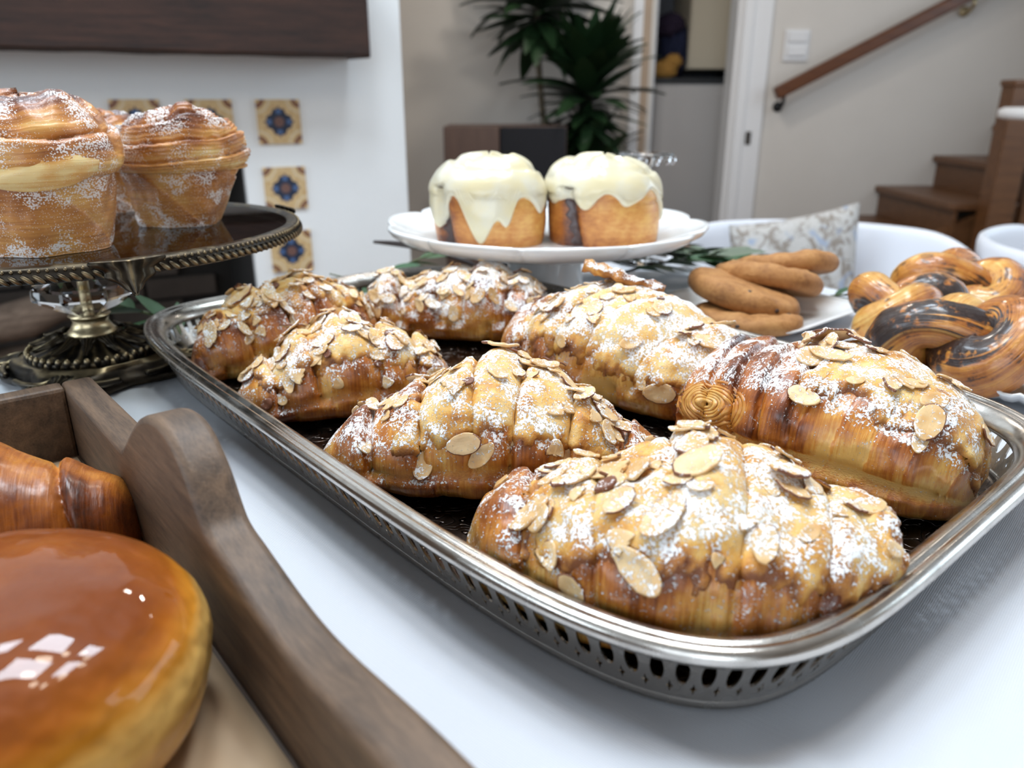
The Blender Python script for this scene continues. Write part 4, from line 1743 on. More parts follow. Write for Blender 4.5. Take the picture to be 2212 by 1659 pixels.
# scrolls and leaves on the base
for k in range(4):
    a0 = R(90 * k)
    for sgn in (-1, 1):
        pts = []
        for i in range(26):
            t = i / 25
            ang = sgn * (3.6 * PI * t)
            rr = .0088 * (1 - .78 * t)
            cx, cy = .0655, sgn * .0118
            x = cx + rr * math.cos(ang + (0 if sgn > 0 else 0)) * 1.1
            y = cy + rr * math.sin(ang) * 1.1
            pts.append((x, y, .0080 + .0018 * t))
        v, f, _ = tube_mesh(pts, [.0023 - .0008 * i / 25 for i in range(26)], 8)
        rm = Matrix.Rotation(a0, 3, 'Z')
        o = make('scroll', [rm @ p for p in v], f, M['bronze'], cs_)
        set_cav(o, lambda c: .30 + .8 * float(sst(.0085, .0110, c.z)))
        pts = catmull([(.0545, sgn * .004, .0125), (.062, sgn * .013, .0105), (.0580, sgn * .026, .0095), (.0500, sgn * .037, .0095)], 6)
        v, f, _ = tube_mesh(pts, .0022, 8)
        o = make('strap', [rm @ p for p in v], f, M['bronze'], cs_)
        set_cav(o, lambda c: .30 + .8 * float(sst(.0095, .0130, c.z)))
    m = Matrix.Rotation(a0, 4, 'Z') @ Matrix.Translation((.056, 0, .0130)) @ Matrix.Rotation(R(90), 4, 'Z') @ Matrix.Rotation(R(20), 4, 'X')
    acanthus('foot_leaf', .0090, .022, M['bronze'], cs_, m)
    lathe('foot', [(.0055, 0), (.0070, .002), (.0060, .0055)], M['bronze'], cs_, 16, loc=(.0655 * math.cos(a0), .0655 * math.sin(a0), 0))

# ------------------------------------------------------------------ sugared swirl buns (cruffin shape) on the glass stand


def swirl_mat():
    t = NT('sugared_laminated_dough')
    uv = t.uv()
    st = t.noise(t.scale(uv, (16, 620, 1)), 1.0, 5.0, 0.62)
    bl = t.noise(t.obj(), 45.0, 4.0, 0.6)
    dk = t.math('ADD', t.attr('dark'), t.math('ADD', t.math('MULTIPLY', t.math('SUBTRACT', bl, 0.5), 0.7), t.math('MULTIPLY', t.math('SUBTRACT', st, 0.5), 0.7)))
    col = t.ramp(dk, [(0.0, (0.80, 0.60, 0.27)), (0.25, (0.68, 0.36, 0.10)), (0.52, (0.50, 0.20, 0.042)), (0.78, (0.25, 0.075, 0.018)), (1.0, (0.07, 0.018, 0.01))])
    p = t.pos()
    g = t.voro(p, 900.0)
    patch = t.mapr(t.noise(p, 42.0, 3.0, 0.6), 0.40, 0.70)
    amt = t.math('MULTIPLY', t.attr('dust'), t.mapr(patch, 0, 1, 0.25, 1.0))
    grain = t.math('LESS_THAN', g, t.mapr(amt, 0, 1, 0.10, 0.62))
    t.set('base', t.mix(t.math('MULTIPLY', grain, 0.80), col, (0.88, 0.84, 0.82)))
    t.set('rough', t.mapr(grain, 0, 1, 0.40, 0.30))
    t.set('coat', 0.2)
    t.set('sss', 0.10)
    t.set('sss_rad', (1.0, 0.5, 0.2))
    t.set('sss_scale', 0.005)
    t.set('normal', t.bump(t.math('ADD', t.math('MULTIPLY', st, 0.7), t.math('MULTIPLY', grain, 0.8)), 0.8, 0.0008))
    return t.m


M['swirl'] = swirl_mat()


def cruffin(label, loc, rb, rt, h, seed, rz, lean=(0, 0), hook=True, bands=2.2, amp=.0055, cut=.40):
    root = thing('sugared_cruffin', label, 'pastry', loc, rz, 'sugared cruffins on the glass stand')
    nu, nv = 130, 150
    V, D, UVc, DU = [], [], [], []
    for i in range(nu):
        t = i / (nu - 1)
        # meridian: cup up to .52, shoulder overhang, spiral dome
        if t < .40:
            q = t / .40
            r = rb + (rt * .86 - rb) * q ** .8
            z = h * .497 * q
        else:
            q = (t - .40) / .60
            a = -.35 + (PI / 2 + .35) * q
            r = rt * (max(0.0, math.cos(a)) ** .72 if a > 0 else math.cos(a))
            z = h * (.60 + .40 * math.sin(a)) if a > 0 else h * (.60 + .30 * math.sin(a))
        for j in range(nv):
            th = 2 * PI * j / nv
            if t < .40:
                ph = th / (2 * PI) * 3 + t * 2.2 + .15 * math.sin(th * 2 + seed)
                f = ph % 1
                k = .0016 * (f - .5)
                dk = .40 + .22 * (f) + .10 * math.sin(th * 3 + seed)
                du = 1.15 - .7 * t
            else:
                # folds wind upward: bands climb with theta
                turns = 2.3
                ph = (q * bands - th / (2 * PI) * (1.0) + .10 * math.sin(th * 2 + seed * 2) + .04 * math.sin(th * 5 + seed)) % 1
                k = amp * (ph ** .75 - .55) * (1 - .35 * q) - amp * .5 * math.exp(-((min(ph, 1 - ph)) / .06) ** 2)
                dk = .44 + .55 * sst(.15, .8, q) * (.35 + .65 * ph) - .22 * math.exp(-((ph - .35) / .2) ** 2) * (q < .5) + .35 * noise.noise(Vector((math.cos(th) * 2 + seed, math.sin(th) * 2, q * 5)))
                du = .60 + .50 * q
            if t >= .40:
                f2 = (ph * 5 + .3 * math.sin(th * 3 + seed)) % 1
                k += (.0004 if seed == 1 else .0011) * (f2 - .5)
                dk += (.08 if seed == 1 else .16) * (f2 - .5)
            n1 = noise.noise(Vector((math.cos(th) * 1.6 + seed, math.sin(th) * 1.6, z * 22)))
            n2 = noise.noise(Vector((math.cos(th) * 5 + seed, math.sin(th) * 5, z * 90)))
            rr = max(0.0004, r + k + .0045 * n1 * min(1, r / .02) + .0016 * n2)
            zz = z
            if t >= .40:
                zz += k * .8 * math.sin(max(0, -.35 + (PI / 2 + .35) * q)) + (.005 * n1 * q) + .0025 * n2 * q
                if hook:
                    d = abs((th - 5.6 + PI) % (2 * PI) - PI)
                    zz += (.005 if seed == 1 else .009) * math.exp(-(d / .5) ** 2) * math.exp(-((q - .72) / .16) ** 2)
            V.append((rr * math.cos(th) + lean[0] * max(0, zz / h), rr * math.sin(th) + lean[1] * max(0, zz / h), max(0, zz)))
            D.append(dk)
            DU.append(du)
            UVc.append((th * .05, z + (-th / (2 * PI)) * .02 * (t > .4)))
    F = grid_faces(nu, nv)
    F += [tuple(range(nv - 1, -1, -1)), tuple((nu - 1) * nv + j for j in range(nv))]
    make('laminated_body', V, F, M['swirl'], root, uv=UVc, attrs=dict(dark=D, dust=DU))
    # a couple of loose dough leaves folded around the shoulder
    for q0, th0, span, zz0, wd, dk0 in (((0, 5.45 - rz, 1.25,   .56, .022, .02),) if seed == 1 else ()):
        VV, DD, UU = [], [], []
        n1_, n2_ = 40, 9
        for i in range(n1_):
            s_ = i / (n1_ - 1)
            th = th0 + span * (s_ - .5)
            w = wd * math.sin(PI * (.06 + .88 * s_)) ** .6
            for j in range(n2_):
                c = j / (n2_ - 1) * 2 - 1
                zq = h * zz0 + c * w * .5 + .010 * (s_ - .5)
                base = rt * math.sqrt(max(.05, 1 - max(0, (zq / h - .60) / .40) ** 2))
                rr = base + .0040 * math.sin(PI * (c * .5 + .5)) ** .7 - .0022 + .001 * noise.noise(Vector((th * 3, c * 2, seed)))
                VV.append((rr * math.cos(th) + lean[0] * zq / h, rr * math.sin(th) + lean[1] * zq / h, zq))
                DD.append(dk0 + .10 * abs(c) + .35 * noise.noise(Vector((th * 4, c * 3, 2.0))))
                UU.append((th * .05, zq))
        make('dough_fold', VV, grid_faces(n1_, n2_, False, False), M['swirl'], root, uv=UU, attrs=dict(dark=DD, dust=[.28] * len(VV)))
    return root


cruffin('big sugared swirl bun at the left edge, nearest of those on the glass stand', (-.297, .497, SZ), 0.036, .0535, .092, 1, R(18))
cruffin('sugared swirl bun with a raised tip standing at the right on the glass stand', (-.254, .603, SZ), .028, .0475, .081, 2, R(-20), (.010, 0), True, 4.6, .0036)
cruffin('sugared swirl bun almost hidden behind the big front one on the glass stand', (-.352, .680, SZ), .034, .0480, .080, 3, R(90), (0, 0), False)

# ------------------------------------------------------------------ white scalloped cake stand with two iced rolls
wc = (.034, .800)
ws = thing('white_cake_stand', 'white scalloped porcelain cake stand carrying the two iced rolls', 'cake stand', (wc[0], wc[1], 0), R(8))
WR = .1625


def scal(t, r, z, k):
    c = abs(math.sin(5 * t))
    f = sst(.55, 1.0, r / WR)
    return r * (1 - .075 * f * (1 - c ** .45)), z + .0030 * f * (c ** .45 - .5) * (r > WR * .75)


lathe('plate', [(.006, .0669), (.0997, .0672), (.1267, .0704), (.1478, .0774), (.1589, .0827), (WR, .0834), (.1633, .0809), (.1595, .0751), (.1466, .0680), (.1173, .0618), (.0587, .0606), (.006, .0606)],
      M['porcelain'], ws, 240, scal)
lathe('pedestal', [(.0465, .0), (.047, .004), (.0445, .009), (.0405, .020), (.0385, .035), (.0380, .048), (.0395, .056), (.0445, .0612)], M['porcelain'], ws, 72)


def roll_mat():
    return crust_mat('golden_roll_crumb', False, [(0.0, (0.66, 0.36, 0.10)), (0.35, (0.52, 0.21, 0.045)), (0.65, (0.34, 0.11, 0.022)), (1.0, (0.10, 0.028, 0.012))], 0.42, 0.15, 120, 260, .0004)


M['rollcrust'] = roll_mat()


def icing_mat():
    t = NT('cream_icing', rough=0.28, coat=0.35)
    o = t.obj()
    a = t.noise(o, 38.0, 3.0)
    thin = t.mapr(t.math('ADD', t.attr('thin'), t.math('MULTIPLY', t.math('SUBTRACT', a, .5), 1.2)), .45, .85)
    col = t.mix(t.mapr(a, .35, .7), (0.66, 0.575, 0.36), (0.63, 0.59, 0.47))
    t.set('base', t.mix(t.math('MULTIPLY', thin, .8), col, (0.50, 0.36, 0.28)))
    t.set('sss', 0.15)
    t.set('sss_rad', (1, .8, .5))
    t.set('sss_scale', 0.004)
    t.set('normal', t.bump(a, 0.25, 0.002))
    return t.m


M['icing'] = icing_mat()
M['filling'] = plain('dark_cinnamon_filling', (0.045, 0.016, 0.012), 0.35, grain=.4, gscale=200, bump=.6, coat=.4)


def iced_roll(label, loc, r0, h, seed, rz, drip, seam_th, tilt=0.0):
    root = thing('iced_roll', label, 'pastry', loc, rz, 'iced rolls on the white stand')
    nu, nv = 90, 128

    def surf(t, th):
        if t < .55:
            q = t / .55
            r = r0 * (.92 + .08 * math.sin(PI * min(1, q * .75 + .1)))
            z = h * .58 * q
        else:
            q = (t - .55) / .45
            a = PI / 2 * q
            r = r0 * .977 * max(0.0, math.cos(a)) ** .80
            z = h * (.58 + .42 * math.sin(a) ** 1.0)
        sq = (abs(math.cos(th)) ** 3.0 + abs(math.sin(th)) ** 3.0) ** (-1 / 3.0)
        r *= .5 + .5 * sq * .98
        d = (th - seam_th + PI) % (2 * PI) - PI
        r -= .0075 * math.exp(-((d + .25 * (z / h - .4)) / .10) ** 2) * (t < .62)
        # spiral groove on top
        if t > .58:
            q = (t - .55) / .45
            ph = (q * 2.2 + th / (2 * PI)) % 1
            z -= .0035 * float(sst(.60, .78, t)) * math.exp(-((min(ph, 1 - ph)) / .13) ** 2)
        n1 = noise.noise(Vector((math.cos(th) * 1.5 + seed, math.sin(th) * 1.5, z * 25)))
        r *= 1 + .05 * n1
        z += .004 * n1 * (t > .5) + tilt * r * math.cos(th) * (z / h)
        return r, z
    V, D, UVr = [], [], []
    for i in range(nu):
        for j in range(nv):
            th = 2 * PI * j / nv
            r, z = surf(i / (nu - 1), th)
            V.append((r * math.cos(th), r * math.sin(th), max(0, z)))
            d = (th - seam_th + PI) % (2 * PI) - PI
            D.append(.30 + .5 * math.exp(-(d / .22) ** 2) + .15 * (z < .01) + .15 * math.sin(th * 2))
            UVr.append((th * .05, z))
    F = grid_faces(nu, nv) + [tuple(range(nv - 1, -1, -1)), tuple((nu - 1) * nv + j for j in range(nv))]
    make('bun', V, F, M['rollcrust'], root, uv=UVr, attrs=dict(dark=D))
    # icing: from the top down to a dripping edge
    ni = 70
    V, TH = [], []
    for i in range(ni):
        s_ = i / (ni - 1)
        for j in range(nv):
            th = 2 * PI * j / nv
            low = drip(th)
            t = 1.0 + (low - 1.0) * s_
            r, z = surf(t, th)
            ed = min(1.0, (1 - s_) / .10)
            k = .0040 * math.sqrt(max(0, 1 - (1 - ed) ** 2)) - .0006
            k *= 1 + .35 * noise.noise(Vector((math.cos(th) * 2.5, math.sin(th) * 2.5, seed + t * 5)))
            a = sst(.5, .95, t)
            V.append(((r + k * (1 - a * .6)) * math.cos(th), (r + k * (1 - a * .6)) * math.sin(th), max(.0005, z) + k * (.25 + .75 * a)))
            TH.append(.5 * float(a) * (.4 + noise.noise(Vector((math.cos(th) * 2 * r / r0, math.sin(th) * 2 * r / r0, seed * 3.0)))))
    F = grid_faces(ni, nv) + [tuple(range(nv))]
    make('icing', V, [f[::-1] for f in F], M['icing'], root, attrs=dict(thin=TH))
    # filling showing in the side seam
    V = []
    for i in range(30):
        t = .02 + .60 * i / 29
        for j in range(9):
            d = (j / 8 * 2 - 1)
            th = seam_th - .25 * ((t / .55 * .74) - .4) + d * (.10 + .03 * math.sin(i * .9))
            r, z = surf(t, th)
            k = .0020 * (1 - d * d) - .0007 + .0012 * noise.noise(Vector((i * .5, d * 2, seed)))
            V.append(((r + k) * math.cos(th), (r + k) * math.sin(th), max(.0004, z)))
    make('filling', V, grid_faces(30, 9, False, False), M['filling'], root)


def drip1(th):
    # angle -90deg faces the camera
    d = lambda c, w: math.exp(-(((th - R(c) + PI) % (2 * PI) - PI) / R(w)) ** 2)
    v = .52 + .05 * math.sin(th * 5 + 1)
    v -= .42 * d(-97, 15) + .30 * d(-72, 8) + .36 * d(-145, 16) + .12 * d(-35, 8) + .25 * d(20, 12) - .10 * d(-124, 9) + .26 * d(160, 20)
    return min(.66, max(.015, v))


def drip2(th):
    d = lambda c, w: math.exp(-(((th - R(c) + PI) % (2 * PI) - PI) / R(w)) ** 2)
    v = .54 + .035 * math.sin(th * 7 + .4)
    v -= .10 * d(-112, 10) + .05 * d(-75, 8) + .26 * d(-12, 10) + .12 * d(-150, 12) - .06 * d(-45, 14)
    return min(.68, max(.06, v))


iced_roll('left iced roll, its cream icing running down the front to the white plate', (-.0223, .7836, .0672), .0569, .0804, 1, 0, drip1, R(-137))
iced_roll('right iced roll with bare brown side and icing only on the upper part', (.0909, .7883, .0672), .0569, .0786, 2.6, 0, drip2, R(-127), -.06)

# ------------------------------------------------------------------ cookies on a white plate
cp = (.238, .742)
pl_ = thing('cookie_plate', 'plain white square plate under the cookies', 'plate', (cp[0], cp[1], 0), R(40.85))


def sqplate(prof, m, parent, name, n=120, e=7.0):
    V = []
    for (a, z) in prof:
        for j in range(n):
            t = 2 * PI * j / n
            c, s_ = math.cos(t), math.sin(t)
            k = (abs(c) ** e + abs(s_) ** e) ** (-1 / e)
            V.append((a * c * k, a * s_ * k, z))
    F = grid_faces(len(prof), n) + [tuple(range(n - 1, -1, -1)), tuple((len(prof) - 1) * n + j for j in range(n))]
    return make(name, V, F, m, parent)


sqplate([(.05, 0), (.056, .0), (.075, .0075), (.0815, .011), (.0822, .0122), (.0812, .0130), (.072, .0102), (.058, .0062), (.02, .006)], M['porcelain'], pl_, 'dish')


def cookie_mat():
    t = NT('brown_sugar_cookie', rough=0.75)
    o = t.obj()
    a = t.noise(o, 60.0, 5.0, 0.65)
    b = t.noise(o, 260.0, 3.0)
    t.set('base', t.ramp(t.math('ADD', t.math('MULTIPLY', a, .7), t.math('MULTIPLY', b, .3)), [(.3, (.20, .078, .020)), (.5, (.36, .160, .046)), (.7, (.47, .24, .080))]))
    t.set('normal', t.bump(t.math('ADD', a, t.math('MULTIPLY', b, .4)), .7, .0016))
    return t.m


M['cookie'] = cookie_mat()
M['choc'] = plain('dark_chocolate', (.035, .016, .010), .4, bump=.3, gscale=200)


def cookie(label, loc, rot, r, h, seed):
    root = thing('cookie', label, 'cookie', loc, 0, 'cookies on the white plate')
    root.rotation_euler = rot
    V = []
    nu, nv = 26, 72
    prof = []
    for i in range(nu):
        a = -PI / 2 + PI * i / (nu - 1)
        prof.append((abs(math.cos(a)) ** .15, math.sin(a)))
    for i, (pr, pz) in enumerate(prof):
        for j in range(nv):
            th = 2 * PI * j / nv
            n0 = noise.noise(Vector((math.cos(th) * 1.4 + seed * 5, math.sin(th) * 1.4, 0)))
            rr = r * pr * (1 + .05 * n0)
            x, y = rr * math.cos(th), rr * math.sin(th)
            n1 = noise.noise(Vector((x * 55 + seed * 9, y * 55, 1 if pz > 0 else 5)))
            z = h / 2 + pz * h / 2 * (1.0 + .25 * (1 - pr ** 6)) + ((.0026 * n1 + .0012 * noise.noise(Vector((x * 170, y * 170, seed)))) if pz > -.2 else 0)
            V.append((x, y, max(0, z) if pz < 0 else z))
    F = grid_faces(nu, nv)
    make('dough', V, F, M['cookie'], root)
    rr = random.Random(seed)
    for k in range(7):
        a, q = rr.uniform(0, 2 * PI), r * rr.uniform(.2, .86)
        v, f = ellipsoid((q * math.cos(a), q * math.sin(a), h * .985), (.0042, .0033, .0022), Matrix.Rotation(a, 3, 'Z'), 5, 7)
        make('chocolate_chunk', v, f, M['choc'], root)
    for k in range(1):
        a = rr.uniform(-2.4, -.7)
        v, f = ellipsoid((r * .985 * math.cos(a), r * .985 * math.sin(a), h * .6), (.0012, .0026, .0022), Matrix.Rotation(a, 3, 'Z'), 5, 7)
        make('chocolate_chunk', v, f, M['choc'], root)
    return root


cookie('flat cookie lying lowest on the white plate under the tilted ones', (.213, .678, .0085), (R(0), R(2), 0), .047, .014, 4)
cookie('nearest tilted cookie, leaning on the flat one', (.213, .706, .0205), (R(7), R(14), .4), .0530, .0190, 1)
cookie('middle tilted cookie between the two other leaning ones', (.250, .746, .0245), (R(7), R(16), 1.4), .0530, .0190, 2)
cookie('farthest tilted cookie, highest of the leaning ones', (.281, .792, .0275), (R(7), R(17), 2.2), .0550, .0190, 3)

# ------------------------------------------------------------------ glazed chocolate knots on a ribbed dish
kp = (.402, .568)
kd = thing('knot_dish', 'white ribbed dish under the glazed chocolate knots at right', 'dish', (kp[0], kp[1], 0))
lathe('dish', [(.07, 0), (.08, 0), (.115, .012), (.130, .020), (.1315, .0215), (.130, .0225), (.113, .0155), (.08, .005), (.02, .0045)], M['porcelain'], kd, 180,
      lambda t, r, z, k: (r, z + (.0012 * math.cos(t * 60) if r > .1 else 0)))


def knot_mat():
    t = NT('glazed_chocolate_dough', rough=.34, coat=.55, coat_rough=.16)
    uv = t.uv()
    x, y, _ = t.xyz(uv)
    st = t.noise(t.scale(uv, (14, 46, 1)), 1.0, 5.0, .68, .3)
    bl = t.noise(t.obj(), 70.0, 4.0, .6)
    wob = t.noise(t.scale(uv, (40, 2.0, 1)), 1.0, 3.0)
    ph = t.math('ADD', t.math('MULTIPLY', y, 2 * PI), t.math('ADD', t.math('MULTIPLY', x, 22.0), t.math('MULTIPLY', wob, 2.2)))
    stripe = t.mapr(t.math('ADD', t.math('SINE', ph), t.math('MULTIPLY', t.math('SUBTRACT', st, .5), .9)), .72, .86)
    smear = t.mapr(t.math('ADD', bl, t.math('MULTIPLY', st, .6)), .90, .98)
    pale = t.mapr(t.math('SINE', t.math('ADD', ph, 2.4)), .25, 1.0)
    dk = t.math('SUBTRACT', t.math('ADD', t.math('MULTIPLY', bl, .55), t.math('MULTIPLY', st, .62)), t.math('MULTIPLY', pale, .22))
    col = t.ramp(dk, [(.26, (.76, .48, .15)), (.44, (.62, .27, .045)), (.60, (.42, .135, .018)), (.78, (.20, .050, .009))])
    ch = t.math('MAXIMUM', t.math('MULTIPLY', stripe, t.mapr(t.noise(t.obj(), 150.0, 3.0), .28, .46)), t.math('MULTIPLY', smear, .75))
    t.set('base', t.mix(ch, col, (.024, .010, .007)))
    t.set('sss', .06)
    t.set('sss_rad', (1, .5, .2))
    t.set('sss_scale', .004)
    t.set('normal', t.bump(t.math('ADD', t.math('MULTIPLY', st, 1.2), t.math('MULTIPLY', t.noise(t.obj(), 260.0, 2.0), .5)), .8, .0020))
    return t.m


M['knot'] = knot_mat()


def knot(label, loc, rot, R0, tr, seed, zs=.9):
    root = thing('chocolate_knot', label, 'pastry', loc, 0, 'glazed chocolate knots on the ribbed dish')
    root.rotation_euler = rot
    pts = []
    n = 190
    for i in range(n):
        t = 2 * PI * i / n
        x = math.sin(t) + 1.75 * math.sin(2 * t)
        y = math.cos(t) - 1.75 * math.cos(2 * t)
        z = -math.sin(3 * t) * zs
        k = R0 / 2.75
        pts.append((x * k + .002 * math.sin(3 * t + seed), y * k, z * tr * .75 + tr * 1.45))
    rad = [tr * (1 + .14 * math.sin(5 * 2 * PI * i / n + seed)) for i in range(n)]
    v, f, uv = tube_mesh(pts, rad, 28, True)
    v = [p + Vector((0, 0, 0)) + (p - Vector((0, 0, tr * 1.4))) * .04 * noise.noise(p * 60 + Vector((seed, 0, 0))) for p in v]
    make('twisted_dough', v, f, M['knot'], root, uv=uv)
    v, f = ellipsoid((0, 0, tr * 1.25), (tr * 1.15, tr * 1.1, tr * 1.55), Matrix.Rotation(seed, 3, 'Z'), 18, 24)
    uvc = [(p[0] * .8, math.atan2(p[1], p[0]) / (2 * PI)) for p in v]
    make('dough_core', v, f, M['knot'], root, uv=uvc)
    return root


knot('largest glazed chocolate knot, in front beside the tray rim', (.322, .520, .009), (R(-12), R(4), R(12)), .042, .0200, 1)
knot('glazed chocolate knot at the left end of the ribbed dish', (.328, .628, .010), (0, 0, R(75)), .036, .0170, 2)
knot('glazed chocolate knot highest at the back of the ribbed dish', (.404, .684, .012), (R(8), R(-4), R(140)), .041, .0190, 3)
knot('glazed chocolate knot cut by the picture edge, right of the largest one', (.440, .578, .010), (0, R(-6), R(30)), .039, .0185, 4)
knot('glazed chocolate knot low in the right corner behind the tray rim', (.420, .476, .010), (R(-6), 0, R(200)), .039, .0185, 5)

# ------------------------------------------------------------------ dark wooden box with bun and plain croissant
BA = Vector((-.179, .320, 0))
BD = Vector((.638, -.770, 0))
BN = Vector((.770, .638, 0))
BMx = Matrix(((BD.x, BN.x, 0, 0), (BD.y, BN.y, 0, 0), (0, 0, 1, 0), (0, 0, 0, 1)))   # local x along the side, y outward
bx = thing('wooden_serving_box', 'dark wooden serving box with a raised handle hump on its side board', 'tray', (BA.x, BA.y, 0), math.atan2(BD.y, BD.x))
BF = -.1135                                   # far inner corner (local x)
BNR = .262                                    # near inner corner
BWD = .235                                    # inner width
prof_top = [(-.127, .0480), (-.10, .0486), (-.06, .0500), (-.02, .0512), (-.002, .0516), (.006, .0535), (.016, .0605), (.030, .0705), (.045, .0800), (.060, .0860), (.074, .0885), (.086, .0872),
            (.095, .0825), (.102, .0765), (.108, .0680), (.113, .0615), (.119, .0585), (.127, .0568), (.140, .0538), (.155, .0505), (.172, .0485), (.190, .0488), (.210, .0510), (.230, .0530), (.255, .0540), (.2755, .0545)]


def side_board(name, y0, y1):
    t = catmull([(a, b, 0) for a, b in prof_top], 5)
    n = len(t)
    V = []
    for y in (y0, y1):
        V += [(p[0], y, p[1]) for p in t] + [(p[0], y, 0.0) for p in t]
    F = []
    for i in range(n - 1):
        F.append((i, i + 1, n + i + 1, n + i)[::-1] if True else None)
        F.append((2 * n + i, 2 * n + i + 1, 3 * n + i + 1, 3 * n + i))
        F.append((i, i + 1, 2 * n + i + 1, 2 * n + i))
        F.append((n + i, 3 * n + i, 3 * n + i + 1, n + i + 1))
    F.append((0, 2 * n, 3 * n, n))
    F.append((n - 1, 2 * n - 1, 4 * n - 1, 3 * n - 1))
    o = make(name, V, F, M['box'], bx, smooth=False)
    bm = bmesh.new()
    bm.from_mesh(o.data)
    bmesh.ops.recalc_face_normals(bm, faces=bm.faces)
    bm.to_mesh(o.data)
    bm.free()
    o.data.polygons.foreach_set('use_smooth', [True] * len(o.data.polygons))
    o.data.set_sharp_from_angle(angle=R(50))
    md = o.modifiers.new('b', 'BEVEL')
    md.width = .0028
    md.segments = 3
    md.limit_method = 'ANGLE'
    md.angle_limit = R(50)
    return o


# local y is BN direction mirrored into the thing's frame: +y = outward (right) is -y of a right-handed frame
side_board('side_board', .0, .0165)
side_board('side_board', -BWD - .0165, -BWD)
box('end_board', (BF - .0135, BF, -BWD, .0, .0, .0480), M['box'], bx, .0022)
box('end_board', (BNR, BNR + .0135, -BWD, .0, .0, .0545), M['box'], bx, .0022)
box('bottom_board', (BF, BNR, -BWD, .0, .0, .006), M['box'], bx)
pp = thing('baking_paper', 'tan baking paper lining the bottom of the wooden box', 'paper', (BA.x, BA.y, 0), math.atan2(BD.y, BD.x))
V = []
for i in range(30):
    for j in range(24):
        x = BF + .006 + (BNR - BF - .010) * i / 29
        y = -.002 - (BWD - .006) * j / 23
        V.append((x, y, .0078 + .0007 * nz(x, y, 0, 22)))
o = make('sheet', V, grid_faces(30, 24, False, False), M['parchment'], pp)
solid(o, .0003, 0)


def bun_mat():
    t = NT('glazed_brioche', rough=.5, spec=.1, coat=.55, coat_rough=.03)
    o = t.obj()
    a = t.noise(o, 22.0, 4.0, .6)
    lo = t.noise(t.scale(o, 1.0, off=(.3, .1, 0)), 9.0, 3.0)
    z = t.xyz(o)[2]
    side = t.mapr(z, .030, .058)
    b = t.math('ADD', t.math('MULTIPLY', t.math('SUBTRACT', a, .5), .8), side)
    col = t.ramp(b, [(.05, (.72, .42, .12)), (.35, (.50, .19, .016)), (.7, (.30, .078, .004)), (1.0, (.17, .036, .003))])
    t.set('base', col)
    t.set('sss', .10)
    t.set('sss_rad', (1, .4, .1))
    t.set('sss_scale', .005)
    t.set('normal', t.bump(t.math('ADD', t.noise(o, 60.0, 2.0), t.math('MULTIPLY', lo, .8)), .8, .0045))
    return t.m


M['bun'] = bun_mat()
bn = thing('glazed_brioche_bun', 'big shiny orange-brown bun at the front left in the wooden box', 'bun', (-.1547, .1842, .0083))
V, nu, nv = [], 70, 96
for i in range(nu):
    a = -PI / 2 + PI * i / (nu - 1)
    for j in range(nv):
        th = 2 * PI * j / nv
        ca = abs(math.cos(a)) ** (.62 if a > 0 else .42)
        d = Vector((math.cos(th) * ca, math.sin(th) * ca, math.sin(a)))
        k = 1 + .030 * noise.noise(d * 1.7 + Vector((3, 1, 0))) + .010 * noise.noise(d * 5.5)
        z = .030 + (.0315 if a > 0 else .030) * d.z * (k if a > 0 else 1)
        V.append((d.x * .0620 * k, d.y * .0620 * k, max(0, z)))
make('bread', V, grid_faces(nu, nv), M['bun'], bn)

pc = Pastry((-.172, .316), (-.305, .268), [(0, .016, .026, .0), (.10, .022, .034, .0), (.22, .028, .044, 0), (.45, .036, .058, .0), (.65, .038, .062, .0), (.85, .030, .046, 0), (1, .018, .028, 0)],
            seed=9, bend=.004, nseg=5, amp=.0024, skew=.5, rough=.6)
root = thing('butter_croissant', 'plain glossy brown croissant behind the bun in the wooden box', 'croissant', (pc.org[0], pc.org[1], .0083))
pc.build('butter_croissant', root, M['plaincrust'], lambda u, v: 0.0)

# ------------------------------------------------------------------ greenery on the table


def leaf_geo(n=8):
    V, F = [], []
    for i in range(n + 1):
        t = i / n
        w = .17 * math.sin(PI * min(1, .04 + .96 * t)) ** .75 * (1 - .35 * t)
        for s_, dz in ((-1, .05), (0, 0.0), (1, .05)):
            V.append((t, s_ * w, dz * w * 4 - .12 * t * t))
    for i in range(n):
        for j in range(2):
            a = i * 3 + j
            F.append((a, a + 3, a + 4, a + 1))
    return V, F


LGV, LGF = leaf_geo()
LEAFM = {}


def sprig(label, pts, nleaf, ll, mats, seed, group=None, stemr=.0013, stem='stem', up=.5, start=.08):
    b = pts[0]
    root = thing('foliage_sprig', label, 'greenery', (b[0], b[1], 0), 0, group)
    P = [np.array(p) - np.array((b[0], b[1], 0)) for p in pts]
    C = catmull(P, 10)
    v, f, _ = tube_mesh(C, [stemr * (1.2 - .7 * i / (len(C) - 1)) for i in range(len(C))], 7)
    stem_o = make('stem', v, f, M[stem], root)
    rr = random.Random(seed)
    for k in range(nleaf):
        t = start + (1 - start) * (k + .3) / nleaf
        i = min(len(C) - 2, int(t * (len(C) - 1)))
        p = C[i]
        d = C[i + 1] - C[i]
        az = math.atan2(d[1], d[0]) + (1 if k % 2 else -1) * rr.uniform(.35, .8)
        if k == nleaf - 1:
            az = math.atan2(d[1], d[0])
        m = mats[rr.randrange(len(mats))]
        if m not in LEAFM:
            o = make('leaf', LGV, LGF, M[m], stem_o)
            LEAFM[m] = o
        else:
            o = link_copy(LEAFM[m], stem_o)
        L = ll * rr.uniform(.75, 1.15)
        o.location = tuple(p)
        o.rotation_euler = (rr.uniform(-.6, .6), -rr.uniform(-.05, up), az)
        o.scale = (L, L * rr.uniform(.8, 1.1), L)
    return root


